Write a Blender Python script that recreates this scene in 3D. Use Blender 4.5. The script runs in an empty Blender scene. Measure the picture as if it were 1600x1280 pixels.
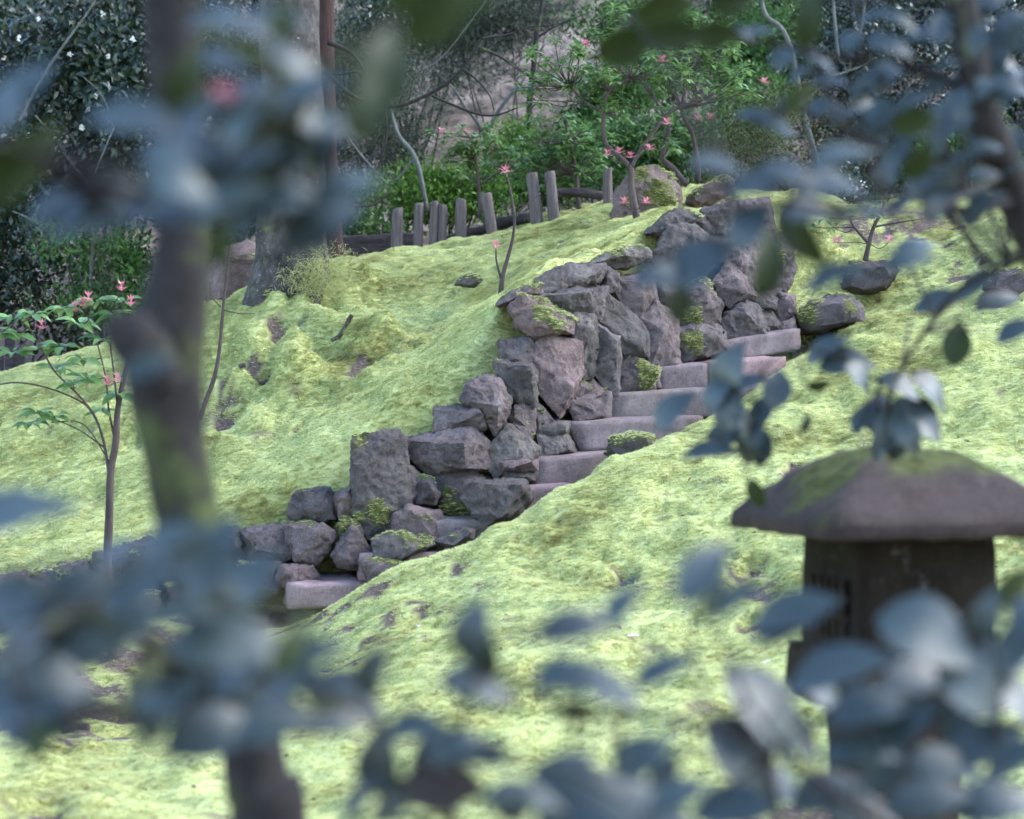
import bpy, bmesh, math, random
import numpy as np
from mathutils import Vector, noise, Matrix

# ------------------------------------------------------------------ camera, sky, sun, exposure
S = bpy.context.scene
C = S.collection
CAMZ = 1.7
F = 3777.8                      # focal length in pixels of the 1600 px wide photograph (85 mm on 36 mm)
PITCH = math.atan(160 / F)
cam_d = bpy.data.cameras.new('camera'); cam = bpy.data.objects.new('camera', cam_d); C.objects.link(cam)
cam.location = (0, 0, CAMZ); cam.rotation_euler = (math.radians(90) - PITCH, 0, 0)
cam_d.lens = 85; cam_d.sensor_width = 36; cam_d.clip_start = 0.05; cam_d.clip_end = 400
cam_d.dof.use_dof = True; cam_d.dof.focus_distance = 13.6; cam_d.dof.aperture_fstop = 2.8
cam_d.dof.aperture_blades = 7
S.camera = cam

SUN_EL, SUN_AZ = 40.0, 80.0     # azimuth clockwise from +Y
W = bpy.data.worlds.new('World'); S.world = W; W.use_nodes = True
wn = W.node_tree.nodes; wl = W.node_tree.links
sky = wn.new('ShaderNodeTexSky'); sky.sky_type = 'NISHITA'; sky.sun_disc = False
sky.sun_elevation = math.radians(SUN_EL); sky.sun_rotation = math.radians(SUN_AZ)
sky.air_density = 1.0; sky.dust_density = 0.3; sky.ozone_density = 2.0
bg = wn['Background']; bg.inputs[1].default_value = 0.15
wl.new(sky.outputs[0], bg.inputs[0])
sl = bpy.data.lights.new('sun', 'SUN'); sl.energy = 1.15; sl.angle = math.radians(45); sl.color = (1.0, 0.96, 0.88)
sun = bpy.data.objects.new('sun', sl); C.objects.link(sun); sun.location = (5, 5, 20)
el, az = math.radians(SUN_EL), math.radians(SUN_AZ)
sv = Vector((math.sin(az) * math.cos(el), math.cos(az) * math.cos(el), math.sin(el)))
sun.rotation_euler = sv.to_track_quat('Z', 'Y').to_euler()
S.view_settings.view_transform = 'Standard'; S.view_settings.look = 'None'
S.view_settings.exposure = 2.62; S.view_settings.gamma = 1.0
S.cycles.use_denoising = True
S.cycles.max_bounces = 4; S.cycles.diffuse_bounces = 2; S.cycles.glossy_bounces = 2; S.cycles.transmission_bounces = 3
S.cycles.sample_clamp_indirect = 4; S.cycles.use_adaptive_sampling = True; S.cycles.adaptive_threshold = .03

# ------------------------------------------------------------------ helpers
RNG = np.random.default_rng(7)
R = random.Random(11)
_fw = Vector((0, math.cos(PITCH), -math.sin(PITCH))); _up = Vector((0, math.sin(PITCH), math.cos(PITCH))); _rt = Vector((1, 0, 0))

def at(px, py, Y):
    """point of the place at depth Y that shows at pixel (px, py) of the 1600 x 1280 photograph"""
    d = _fw + _rt * ((px - 800) / F) + _up * ((640 - py) / F)
    return Vector((0, 0, CAMZ)) + d * (Y / d.y)

def new_obj(name, verts, faces, mat=None, parent=None, smooth=True):
    me = bpy.data.meshes.new(name)
    me.from_pydata([tuple(v) for v in verts] if not isinstance(verts, np.ndarray) else verts.tolist(), [], faces if not isinstance(faces, np.ndarray) else faces.tolist())
    if smooth: me.polygons.foreach_set('use_smooth', [True] * len(me.polygons))
    me.update()
    o = bpy.data.objects.new(name, me); C.objects.link(o)
    if mat: me.materials.append(mat)
    if parent: o.parent = parent
    return o

def bm_obj(name, bm, mat=None, parent=None, smooth=True):
    me = bpy.data.meshes.new(name); bm.to_mesh(me); bm.free()
    if smooth: me.polygons.foreach_set('use_smooth', [True] * len(me.polygons))
    o = bpy.data.objects.new(name, me); C.objects.link(o)
    if mat: me.materials.append(mat)
    if parent: o.parent = parent
    return o

def tag(o, label, cat, group=None, kind=None):
    if label: o['label'] = label
    if cat: o['category'] = cat
    if group: o['group'] = group
    if kind: o['kind'] = kind
    return o

def thing(name, label, cat, loc=(0, 0, 0), group=None):
    o = bpy.data.objects.new(name, None); C.objects.link(o)
    o.location = loc; o.empty_display_size = 0.1
    bpy.context.view_layer.update()
    return tag(o, label, cat, group)

def adopt(o, root):
    """parent o (built in world coordinates) under a root empty"""
    o.parent = root; o.matrix_parent_inverse = Matrix.Translation(root.location).inverted()
    return o

class MB:
    """collects verts and faces for one mesh"""
    def __init__(s): s.v = []; s.f = []
    def add(s, v, f):
        n = len(s.v); s.v.extend([tuple(p) for p in v]); s.f.extend([tuple(i + n for i in q) for q in f])
    def build(s, name, mat, root=None, smooth=True):
        o = new_obj(name, s.v, s.f, mat, None, smooth)
        if root: adopt(o, root)
        return o

def spline(pts, n=6):
    """Catmull-Rom through points (each a tuple of any length)"""
    P = [np.array(p, float) for p in pts]
    if len(P) < 3: 
        return [P[0] + (P[1] - P[0]) * t for t in np.linspace(0, 1, n + 1)]
    P = [2 * P[0] - P[1]] + P + [2 * P[-1] - P[-2]]
    out = []
    for i in range(1, len(P) - 2):
        a, b, c, d = P[i - 1:i + 3]
        for k in range(n):
            t = k / n
            out.append(.5 * ((2 * b) + (-a + c) * t + (2 * a - 5 * b + 4 * c - d) * t * t + (-a + 3 * b - 3 * c + d) * t ** 3))
    out.append(P[-2])
    return out

def tube(mb, pts, segs=7, rough=0.0, n=5, seed=0, freq=6):
    """pts: (x,y,z,r) list -> smooth tapering tube, capped"""
    Q = spline(pts, n) if n > 1 else [np.array(p, float) for p in pts]
    verts, faces = [], []
    prev = None
    for i, q in enumerate(Q):
        p = Vector(q[:3]); r = max(q[3], 0.0006)
        t = Vector((Q[min(i + 1, len(Q) - 1)] - Q[max(i - 1, 0)])[:3])
        if t.length < 1e-9: t = Vector((0, 0, 1))
        t.normalize()
        if prev is None:
            u = t.orthogonal().normalized()
        else:
            u = (prev - t * prev.dot(t)).normalized()
        prev = u; w = t.cross(u)
        for k in range(segs):
            a = 2 * math.pi * k / segs
            rr = r
            d = u * math.cos(a) + w * math.sin(a)
            if rough:
                c = p + d * r
                rr = r * (1 + rough * noise.fractal(Vector((c.x * freq, c.y * freq, c.z * freq * .5 + seed)), 1.0, 2.0, 3))
            verts.append(p + d * rr)
    m = len(Q)
    for i in range(m - 1):
        for k in range(segs):
            a = i * segs + k; b = i * segs + (k + 1) % segs
            faces.append((a, b, b + segs, a + segs))
    verts.append(Vector(Q[0][:3])); verts.append(Vector(Q[-1][:3]))
    for k in range(segs):
        faces.append((m * segs, (k + 1) % segs, k)); faces.append((m * segs + 1, (m - 1) * segs + k, (m - 1) * segs + (k + 1) % segs))
    mb.add(verts, faces)

def pxpath(pts, Y, w):
    """[(px,py)] or [(px,py,w)] or [(px,py,w,Y)] -> tube points; w = width in pixels"""
    out = []
    for p in pts:
        y = p[3] if len(p) > 3 else Y; ww = p[2] if len(p) > 2 else w
        v = at(p[0], p[1], y); out.append((v.x, v.y, v.z, ww / 2 * y / F))
    return out

# ------------------------------------------------------------------ materials
def mat_new(name):
    m = bpy.data.materials.new(name); m.use_nodes = True
    nt = m.node_tree; b = nt.nodes['Principled BSDF']
    return m, nt, b

def N(nt, t, **kw):
    n = nt.nodes.new(t)
    for k, v in kw.items():
        if k.startswith('i_'): n.inputs[int(k[2:])].default_value = v
        else: setattr(n, k, v)
    return n

def ramp(nt, fac, stops):
    r = N(nt, 'ShaderNodeValToRGB'); e = r.color_ramp.elements
    while len(e) < len(stops): e.new(0.5)
    for el_, (p, c) in zip(e, stops): el_.position = p; el_.color = (*c, 1)
    nt.links.new(fac, r.inputs[0]); return r.outputs[0]

def wnoise(nt, scale, detail=6, rough=.6, coord='world'):
    g = N(nt, 'ShaderNodeNewGeometry') if coord == 'world' else N(nt, 'ShaderNodeTexCoord')
    n = N(nt, 'ShaderNodeTexNoise'); n.inputs['Scale'].default_value = scale; n.inputs['Detail'].default_value = detail; n.inputs['Roughness'].default_value = rough
    nt.links.new(g.outputs['Position' if coord == 'world' else 'Object'], n.inputs['Vector'])
    return n.outputs[0]

def mixc(nt, fac, a, b, mode='MIX'):
    m = N(nt, 'ShaderNodeMix', data_type='RGBA', blend_type=mode)
    for s, v in ((0, fac), (6, a), (7, b)):
        if hasattr(v, 'is_output'): nt.links.new(v, m.inputs[s])
        else: m.inputs[s].default_value = v if s == 0 else (*v, 1)
    return m.outputs[2]

def bump(nt, b, h, strength, dist=.01):
    u = N(nt, 'ShaderNodeBump'); u.inputs['Strength'].default_value = strength; u.inputs['Distance'].default_value = dist
    nt.links.new(h, u.inputs['Height']); nt.links.new(u.outputs[0], b.inputs['Normal'])

def leaf_mat(name, stops, rough=.35, trans=.25, tcol=None, spec=.5, patch=3.0, coat=0):
    """leaf colour varies from leaf to leaf (random per island) and by clump"""
    m, nt, b = mat_new(name)
    g = N(nt, 'ShaderNodeNewGeometry'); oi = N(nt, 'ShaderNodeObjectInfo')
    a = N(nt, 'ShaderNodeMath', operation='ADD'); nt.links.new(g.outputs['Random Per Island'], a.inputs[0]); nt.links.new(oi.outputs['Random'], a.inputs[1])
    fr = N(nt, 'ShaderNodeMath', operation='FRACT'); nt.links.new(a.outputs[0], fr.inputs[0])
    nz = wnoise(nt, patch, 2)
    mx = N(nt, 'ShaderNodeMix', data_type='FLOAT'); mx.inputs[0].default_value = .5
    nt.links.new(fr.outputs[0], mx.inputs[2]); nt.links.new(nz, mx.inputs[3])
    col = ramp(nt, mx.outputs[0], stops)
    nt.links.new(col, b.inputs['Base Color']); b.inputs['Roughness'].default_value = rough
    b.inputs['Specular IOR Level'].default_value = spec
    b.inputs['Coat Weight'].default_value = coat; b.inputs['Coat Roughness'].default_value = .25
    if trans:
        tr = N(nt, 'ShaderNodeBsdfTranslucent'); ms = N(nt, 'ShaderNodeMixShader'); ms.inputs[0].default_value = trans
        if tcol: tr.inputs[0].default_value = (*tcol, 1)
        else: nt.links.new(col, tr.inputs[0])
        nt.links.new(b.outputs[0], ms.inputs[1]); nt.links.new(tr.outputs[0], ms.inputs[2])
        nt.links.new(ms.outputs[0], nt.nodes['Material Output'].inputs[0])
    return m

def moss_color(nt):
    n1 = wnoise(nt, 1.6, 3, .5); n2 = wnoise(nt, 15, 4, .65)
    a = N(nt, 'ShaderNodeMath', operation='MULTIPLY_ADD'); a.inputs[1].default_value = .40; nt.links.new(n2, a.inputs[0])
    b2 = N(nt, 'ShaderNodeMath', operation='MULTIPLY'); b2.inputs[1].default_value = .60; nt.links.new(n1, b2.inputs[0]); nt.links.new(b2.outputs[0], a.inputs[2])
    return ramp(nt, a.outputs[0], [(.28, (.18, .155, .06)), (.38, (.31, .315, .115)), (.47, (.455, .48, .21)), (.58, (.545, .575, .28)), (.72, (.60, .63, .335))])

def make_ground_mat():
    m, nt, b = mat_new('moss_and_soil')
    col = mixc(nt, 1.0, moss_color(nt), (.74, .72, .62), 'MULTIPLY')  # darker below the tufts: old moss, plus self-shadow put into the colour
    soil = ramp(nt, wnoise(nt, 48, 8, .85), [(.36, (.02, .013, .010)), (.48, (.075, .052, .042)), (.58, (.14, .105, .085)), (.68, (.24, .20, .16))])
    litter = ramp(nt, wnoise(nt, 2.2, 9, .8), [(.38, (.02, .02, .011)), (.47, (.09, .066, .05)), (.55, (.19, .14, .11)), (.66, (.30, .23, .19))])
    at_ = N(nt, 'ShaderNodeAttribute', attribute_name='bare'); li = N(nt, 'ShaderNodeAttribute', attribute_name='litter')
    c = mixc(nt, at_.outputs['Fac'], col, soil); c = mixc(nt, li.outputs['Fac'], c, litter)
    nt.links.new(c, b.inputs['Base Color']); b.inputs['Roughness'].default_value = .95; b.inputs['Specular IOR Level'].default_value = .15
    bump(nt, b, wnoise(nt, 90, 4, .7), .35, .012)
    return m

def make_moss_mat():
    m, nt, b = mat_new('moss_blades')
    oi = N(nt, 'ShaderNodeObjectInfo')
    v = ramp(nt, oi.outputs['Random'], [(0, (.86, .85, .8)), (.5, (1, 1, 1)), (1, (1.08, 1.06, 1.0))])
    col = mixc(nt, 1.0, moss_color(nt), v, 'MULTIPLY')
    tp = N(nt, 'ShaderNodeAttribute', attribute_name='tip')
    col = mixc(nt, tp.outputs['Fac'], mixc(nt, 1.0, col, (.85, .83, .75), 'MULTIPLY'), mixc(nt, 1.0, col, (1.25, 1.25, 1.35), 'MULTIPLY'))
    nt.links.new(col, b.inputs['Base Color']); b.inputs['Roughness'].default_value = .8; b.inputs['Specular IOR Level'].default_value = .25
    tr = N(nt, 'ShaderNodeBsdfTranslucent'); nt.links.new(col, tr.inputs[0]); ms = N(nt, 'ShaderNodeMixShader'); ms.inputs[0].default_value = .48
    nt.links.new(b.outputs[0], ms.inputs[1]); nt.links.new(tr.outputs[0], ms.inputs[2]); nt.links.new(ms.outputs[0], nt.nodes['Material Output'].inputs[0])
    return m

def make_stone_mat(name, stops, moss=True, speck=.5, spec=.3):
    m, nt, b = mat_new(name)
    oi = N(nt, 'ShaderNodeObjectInfo')
    big = wnoise(nt, 6, 8, .72); fine = wnoise(nt, 75, 8, .85)
    a = N(nt, 'ShaderNodeMath', operation='MULTIPLY_ADD'); a.inputs[1].default_value = speck; nt.links.new(fine, a.inputs[0])
    b2 = N(nt, 'ShaderNodeMath', operation='MULTIPLY'); b2.inputs[1].default_value = 1 - speck; nt.links.new(big, b2.inputs[0]); nt.links.new(b2.outputs[0], a.inputs[2])
    col = ramp(nt, a.outputs[0], stops)
    tint = ramp(nt, oi.outputs['Random'], [(0, (.55, .53, .52)), (.25, (1.0, .97, .90)), (.5, (.78, .74, .76)), (.75, (1.2, 1.04, 1.02)), (1, (1.35, 1.08, 1.05))])
    col = mixc(nt, 1.0, col, tint, 'MULTIPLY')
    # pale lichen spots
    vor = N(nt, 'ShaderNodeTexNoise'); vor.inputs['Scale'].default_value = 16; vor.inputs['Detail'].default_value = 8; vor.inputs['Roughness'].default_value = .8
    g = N(nt, 'ShaderNodeNewGeometry'); nt.links.new(g.outputs['Position'], vor.inputs['Vector'])
    lf = ramp(nt, vor.outputs[0], [(.60, (0, 0, 0)), (.68, (.55, .55, .55))])
    col = mixc(nt, lf, col, (.22, .215, .195))
    if moss:
        at_ = N(nt, 'ShaderNodeAttribute', attribute_name='moss')
        mc = ramp(nt, wnoise(nt, 30, 4, .7), [(.3, (.035, .038, .010)), (.6, (.11, .12, .03)), (.8, (.2, .215, .06))])
        col = mixc(nt, at_.outputs['Fac'], col, mc)
    nt.links.new(col, b.inputs['Base Color']); b.inputs['Roughness'].default_value = .85; b.inputs['Specular IOR Level'].default_value = spec
    bump(nt, b, a.outputs[0], 1.0, .03)
    return m

def make_bark_mat(name, stops, sc=(9, 9, 2.0), bs=.8, moss=0.0, flecks=False):
    m, nt, b = mat_new(name)
    g = N(nt, 'ShaderNodeNewGeometry'); mp = N(nt, 'ShaderNodeMapping'); mp.inputs['Scale'].default_value = sc
    nt.links.new(g.outputs['Position'], mp.inputs['Vector'])
    n = N(nt, 'ShaderNodeTexNoise'); n.inputs['Scale'].default_value = 3; n.inputs['Detail'].default_value = 8; n.inputs['Roughness'].default_value = .72
    nt.links.new(mp.outputs[0], n.inputs['Vector'])
    col = ramp(nt, n.outputs[0], stops)
    if flecks:
        lf = ramp(nt, wnoise(nt, 34, 6, .8), [(.60, (0, 0, 0)), (.66, (.8, .8, .8))]); col = mixc(nt, lf, col, (.34, .33, .30))
    if moss:
        lf = ramp(nt, wnoise(nt, 4.5, 6, .7), [(.62 - moss * .2, (0, 0, 0)), (.72 - moss * .2, (.8, .8, .8))]); col = mixc(nt, lf, col, (.085, .105, .03))
    nt.links.new(col, b.inputs['Base Color']); b.inputs['Roughness'].default_value = .85; b.inputs['Specular IOR Level'].default_value = .3
    bump(nt, b, n.outputs[0], bs, .02)
    return m

def plain(name, c, rough=.7, trans=0):
    m, nt, b = mat_new(name)
    v = ramp(nt, wnoise(nt, 20, 5), [(.3, tuple(x * .75 for x in c)), (.7, tuple(min(1, x * 1.2) for x in c))])
    nt.links.new(v, b.inputs['Base Color']); b.inputs['Roughness'].default_value = rough
    if trans:
        tr = N(nt, 'ShaderNodeBsdfTranslucent'); nt.links.new(v, tr.inputs[0]); ms = N(nt, 'ShaderNodeMixShader'); ms.inputs[0].default_value = trans
        nt.links.new(b.outputs[0], ms.inputs[1]); nt.links.new(tr.outputs[0], ms.inputs[2]); nt.links.new(ms.outputs[0], nt.nodes['Material Output'].inputs[0])
    return m

M = {}
M['ground'] = make_ground_mat(); M['moss'] = make_moss_mat()
M['stone'] = make_stone_mat('wall_stone', [(.33, (0.0176, 0.0141, 0.0132)), (.44, (0.0748, 0.0616, 0.0598)), (.54, (0.1453, 0.1233, 0.1197)), (.66, (0.2640, 0.2359, 0.2271))])
M['step'] = make_stone_mat('step_stone', [(.34, (0.0870, 0.0682, 0.0682)), (.5, (0.2320, 0.1856, 0.1842)), (.68, (0.3915, 0.3335, 0.3262))], speck=.4)
M['lantern'] = make_stone_mat('lantern_stone', [(.32, (0.0144, 0.0101, 0.0058)), (.5, (0.0396, 0.0295, 0.0202)), (.70, (0.0792, 0.0626, 0.0475))], spec=.12)
M['lantern_roof'] = make_stone_mat('lantern_roof_stone', [(.32, (0.0196, 0.0168, 0.0154)), (.5, (0.0525, 0.0455, 0.0434)), (.70, (0.0980, 0.0854, 0.0826))], spec=.2)
M['bark_big'] = make_bark_mat('big_bark', [(.36, (0.0116, 0.0093, 0.0079)), (.5, (0.0465, 0.0386, 0.0344)), (.66, (0.0930, 0.0790, 0.0721))], sc=(4, 4, 3.2), bs=.8, flecks=True, moss=.2)
M['bark_red'] = make_bark_mat('red_bark', [(.3, (0.0149, 0.0068, 0.0062)), (.55, (0.0428, 0.0186, 0.0167)), (.75, (0.0670, 0.0335, 0.0298))], sc=(14, 14, 1.2))
M['bark_dark'] = make_bark_mat('dark_bark', [(.3, (0.0093, 0.0076, 0.0068)), (.55, (0.0255, 0.0213, 0.0204)), (.75, (0.0459, 0.0382, 0.0357))], moss=.25)
M['bark_fg'] = make_bark_mat('camellia_bark', [(.3, (0.0105, 0.0081, 0.0081)), (.55, (0.0243, 0.0194, 0.0178)), (.75, (0.0413, 0.0332, 0.0292))], sc=(9, 9, 6), moss=.45)
M['bark_twig'] = make_bark_mat('twig_bark', [(.3, (0.030, 0.021, 0.019)), (.55, (0.072, 0.051, 0.047)), (.75, (0.114, 0.087, 0.078))])
M['bark_grey'] = make_bark_mat('lichen_bark', [(.3, (0.0561, 0.0561, 0.0510)), (.55, (0.1224, 0.1224, 0.1122)), (.75, (0.1938, 0.1989, 0.1836))])
M['post'] = make_bark_mat('weathered_post', [(.3, (0.0585, 0.0455, 0.0429)), (.55, (0.1287, 0.1027, 0.1001)), (.75, (0.1950, 0.1638, 0.1599))], sc=(18, 18, 1.5))
M['log'] = make_bark_mat('old_timber', [(.3, (0.0153, 0.0102, 0.0110)), (.55, (0.0459, 0.0331, 0.0357)), (.75, (0.0969, 0.0790, 0.0842))], sc=(3, 12, 12))
M['leaf_cam'] = leaf_mat('camellia_leaf', [(.2, (0.0105, 0.0195, 0.0188)), (.5, (0.0165, 0.0277, 0.0277)), (.8, (0.0270, 0.0413, 0.0375))], rough=.48, trans=.06, tcol=(0.0225, 0.0375, 0.0075), spec=.66)  # bluish base stands in for part of the sky's reflection
M['leaf_under'] = leaf_mat('camellia_leaf_shaded', [(.2, (.010, .018, .005)), (.8, (.022, .034, .008))], rough=.55, trans=.2, tcol=(.03, .045, .004), spec=.25)  # darker copy of the leaf, with the shade seen from below in its colour
M['leaf_dark'] = leaf_mat('dark_evergreen', [(.2, (0.0048, 0.0108, 0.0060)), (.5, (0.0120, 0.0252, 0.0120)), (.8, (0.0270, 0.0480, 0.0210))], rough=.36, trans=.12, spec=.55)  # dark leaf, darkened further to paint in the deep shade of the woods
M['leaf_mid'] = leaf_mat('green_shrub', [(.2, (0.0187, 0.0510, 0.0127)), (.5, (0.0467, 0.1105, 0.0255)), (.8, (0.1020, 0.1870, 0.0467))], rough=.5, trans=.35, spec=.3)
M['leaf_bright'] = leaf_mat('bright_shrub', [(.2, (0.0360, 0.0900, 0.0135)), (.5, (0.0900, 0.1890, 0.0270)), (.8, (0.1800, 0.2970, 0.0630))], rough=.5, trans=.4, spec=.25)
M['leaf_pieris'] = leaf_mat('pieris_leaf', [(.2, (.05, .12, .03)), (.5, (.11, .21, .06)), (.8, (.20, .31, .11))], rough=.36, trans=.35, spec=.5)
M['needle'] = leaf_mat('needle', [(.2, (0.0112, 0.0208, 0.0128)), (.5, (0.0320, 0.0480, 0.0288)), (.8, (0.0640, 0.0840, 0.0520))], rough=.6, trans=.2, spec=.25)
M['heath'] = leaf_mat('heath', [(.2, (.025, .03, .014)), (.5, (.06, .07, .03)), (.8, (.12, .135, .055))], rough=.6, trans=.2, spec=.2)
M['red'] = leaf_mat('red_young_leaf', [(.2, (.45, .09, .14)), (.5, (.60, .22, .28)), (.8, (.68, .40, .43))], rough=.5, trans=.4, spec=.3)
M['white'] = plain('white_petal', (.75, .74, .68), .6, .3)

# ------------------------------------------------------------------ the lie of the land
def tps(pts):
    P = np.array([[p.x, p.y] for p in pts]); z = np.array([p.z for p in pts]); n = len(P)
    def K(d): return np.where(d > 1e-9, d ** 2 * np.log(d + 1e-12), 0)
    D = np.linalg.norm(P[:, None] - P[None], axis=2)
    A = np.zeros((n + 3, n + 3)); A[:n, :n] = K(D) + np.eye(n) * .01; A[:n, n] = 1; A[:n, n + 1:] = P; A[n, :n] = 1; A[n + 1:, :n] = P.T
    w = np.linalg.solve(A, np.concatenate([z, np.zeros(3)]))
    def f(x, y):
        out = w[n] + w[n + 1] * x + w[n + 2] * y
        for i in range(n):
            out = out + w[i] * K(np.hypot(x - P[i, 0], y - P[i, 1]))
        return out
    return f

U_px = [(0, 895, 12.7), (200, 850, 12.75), (380, 815, 12.75), (470, 762, 12.8), (550, 690, 12.85), (680, 640, 13.05), (775, 535, 13.45), (800, 470, 13.75),
        (850, 428, 13.95), (920, 395, 14.35), (1020, 358, 14.9), (1110, 340, 15.3), (1210, 380, 15.7), (1300, 400, 16.1), (1436, 338, 17.0), (1600, 325, 17.4), (1800, 250, 17.4),
        (0, 592, 16.2), (162, 545, 16.3), (331, 487, 16.2), (440, 470, 15.8), (0, 750, 14.3), (200, 700, 14.3), (400, 640, 14.3), (600, 560, 14.5), (700, 505, 15.0),
        (540, 412, 17.2), (620, 393, 17.8), (740, 384, 17.8), (835, 352, 17.5), (885, 342, 17.5), (950, 332, 17.0), (1000, 338, 16.0), (1100, 296, 17.5), (-200, 640, 16), (-250, 980, 12.6),
        (0, 650, 19.0), (330, 510, 19.2), (620, 395, 20.0), (900, 335, 20), (1200, 315, 20), (1600, 300, 20), (-300, 680, 19.5), (780, 430, 15.6), (900, 370, 16.2), (300, 560, 15.3)]
STEP = {'A': ((835, 717), (1000, 704), 13.05), 'B': ((885, 660), (1085, 651), 13.4), 'C': ((950, 615), (1190, 603), 13.78), 'D': ((1030, 573), (1215, 559), 14.12), 'E': ((1125, 533), (1248, 514), 14.5)}
L_px = [(500, 948, 11.9), (620, 884, 11.9), (740, 850, 12.0), (830, 796, 12.3), (945, 732, 12.6), (1075, 688, 12.85), (1180, 642, 13.25), (1240, 585, 13.8), (1268, 552, 14.3),
        (1350, 513, 15.0), (1440, 466, 15.4), (1500, 405, 15.8), (1600, 337, 16.3), (1436, 338, 17.0), (1600, 325, 17.4), (1800, 240, 16.4),
        # hollow of the stairs behind the crest
        (520, 985, 12.35), (640, 915, 12.4), (745, 870, 12.5), (850, 805, 13.0), (910, 760, 13.3), (1000, 712, 13.7), (1075, 672, 14.05), (1160, 610, 14.5), (1240, 562, 14.95), (1330, 500, 15.5),
        # the bank in front
        (500, 1280, 7.6), (800, 1280, 7.4), (0, 1172, 9.2), (290, 1142, 9.5), (60, 1280, 7.2), (150, 1060, 11.2), (300, 1070, 11.3), (20, 960, 12.2), (250, 950, 12.2), (-250, 1100, 11),
        (1000, 905, 11.0), (1000, 1100, 8.9), (1200, 865, 11.0), (1200, 1000, 9.6), (1400, 1280, 7.4), (1650, 1280, 7.2), (1600, 885, 9.4), (1600, 610, 12.5), (1300, 660, 12.7), (1450, 565, 13.4), (1600, 460, 14.5),
        (700, 1050, 9.6), (500, 1080, 9.9), (850, 940, 10.9), (1900, 900, 9), (-400, 1300, 7), (800, 820, 12.1)]
Uf = tps([at(*p) for p in U_px]); Lf = tps([at(*p) for p in L_px])
_wx = np.array([-6, -3.2, -1.4, -.80, -.27, .10, .32, .58, .86, 1.25, 1.77, 2.49, 4.0, 8.0])
_wy = np.array([12.2, 12.3, 12.45, 12.5, 12.7, 13.05, 13.4, 13.8, 14.1, 14.5, 15.0, 15.7, 16.6, 18.0])
def wallY(x): return np.interp(x, _wx, _wy)
def sstep(a, b, t):
    t = np.clip((t - a) / (b - a), 0, 1); return t * t * (3 - 2 * t)

def ground_base(x, y):
    x = np.asarray(x, float); y = np.asarray(y, float)
    xc = np.clip(x, -4.6, 4.6); yc = np.clip(y, 6.6, 20.0)
    u = Uf(xc, yc); l = Lf(xc, np.minimum(yc, 18))
    s = y - wallY(x); H = np.maximum(u - l, 0)
    t = np.clip((s - .17) / (.42 * H + .14), 0, 1)
    z = np.where(s > 0, l + (u - l) * t, l)
    # far: a shelf, then the opposite slope
    zf = CAMZ + .25 + .10 * np.clip(x, -6, 6) + np.interp(y, [18, 22, 25, 50, 90], [0, .15, .7, 15, 30])
    z = z + (zf - z) * sstep(18.4, 22.5, y)
    z = z + (0.0 - z) * (1 - sstep(3.5, 7.0, y))
    return z

# bare patches, the widest also painting shade into the lower-left hollow: (px,py,Y,rx,ry in m)
BARE = [at(px, py, Y).to_2d().to_tuple() + (rx, ry) for px, py, Y, rx, ry in [
    (385, 588, 14.6, .14, .25), (365, 640, 14.3, .10, .2), (560, 580, 14.4, .16, .22), (700, 537, 14.6, .10, .15), (1190, 885, 10.6, .11, .3), (1560, 432, 14.7, .25, .3), (1520, 385, 15.6, .2, .25),
    (30, 1265, 7.3, .12, .5), (850, 1060, 9.4, .08, .12), (150, 1160, 9.6, .35, .3), (1400, 330, 17.0, .5, .8), (1120, 300, 17.2, .25, .3), (980, 900, 11.1, .06, .12), (430, 492, 15.2, .2, .15),
    (40, 1030, 11.2, 1.7, 1.0), (1500, 1230, 7.0, .6, .6), (1180, 950, 10, .06, .12), (480, 640, 13.8, .06, .1), (860, 385, 16.0, .15, .2), (250, 720, 14.0, .08, .12), (1420, 620, 12.6, .06, .1), (1250, 720, 11.9, .08, .1)]]

def mounds(x, y):
    """uneven moss cushions, metres"""
    v = Vector((x, y, 0))
    return 1.25 * (.05 * noise.fractal(v * 1.3, 1.0, 2.0, 2) + .034 * max(-.3, noise.fractal(Vector((x * 4.2, y * 3.0, 3.1)), .9, 2.0, 3)) + .012 * noise.fractal(Vector((x * 13, y * 11, 7.7)), .8, 2.0, 2))

gx = np.concatenate([[-90, -60, -40, -28, -20, -14, -10, -7.5, -6], np.arange(-4.8, 4.81, .034), [6, 7.5, 10, 14, 20, 28, 40, 60, 90]])
gy = np.concatenate([[-30, -15, -6, -2, 0, 1.5, 3, 4, 5, 5.8], np.arange(6.4, 18.8, .036), np.arange(19, 26, .25), [27, 28.5, 30, 33, 37, 42, 50, 65, 90, 130]])
X, Y2 = np.meshgrid(gx, gy); Z = ground_base(X, Y2)
bare = np.zeros_like(X)
for bx, by, rx, ry in BARE:
    bare = np.maximum(bare, np.clip(1.5 - np.hypot((X - bx) / rx, (Y2 - by) / ry), 0, 1))
fine = (np.abs(X) < 4.9) & (Y2 > 6.2) & (Y2 < 19)
mo = np.zeros_like(X); nb = np.zeros_like(X)
for j, i in zip(*np.nonzero(fine)):
    x, y = X[j, i], Y2[j, i]
    if abs(x) > y * .235 + 1.1: continue
    mo[j, i] = mounds(x, y) * (1 + 1.3 * math.exp(-((x + 1.5) / 1.1) ** 2 - ((y - 14.9) / 1.0) ** 2))
    nb[j, i] = noise.fractal(Vector((x * 6, y * 5, 1.3)), .7, 2.0, 4)
s_ = Y2 - wallY(X)
Z = Z + mo * np.where((s_ > -.9) & (s_ < .35) & (X < 2.0), .35, 1.0) - .05 * sstep(.2, .7, bare)
ridge = np.zeros_like(X)
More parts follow.
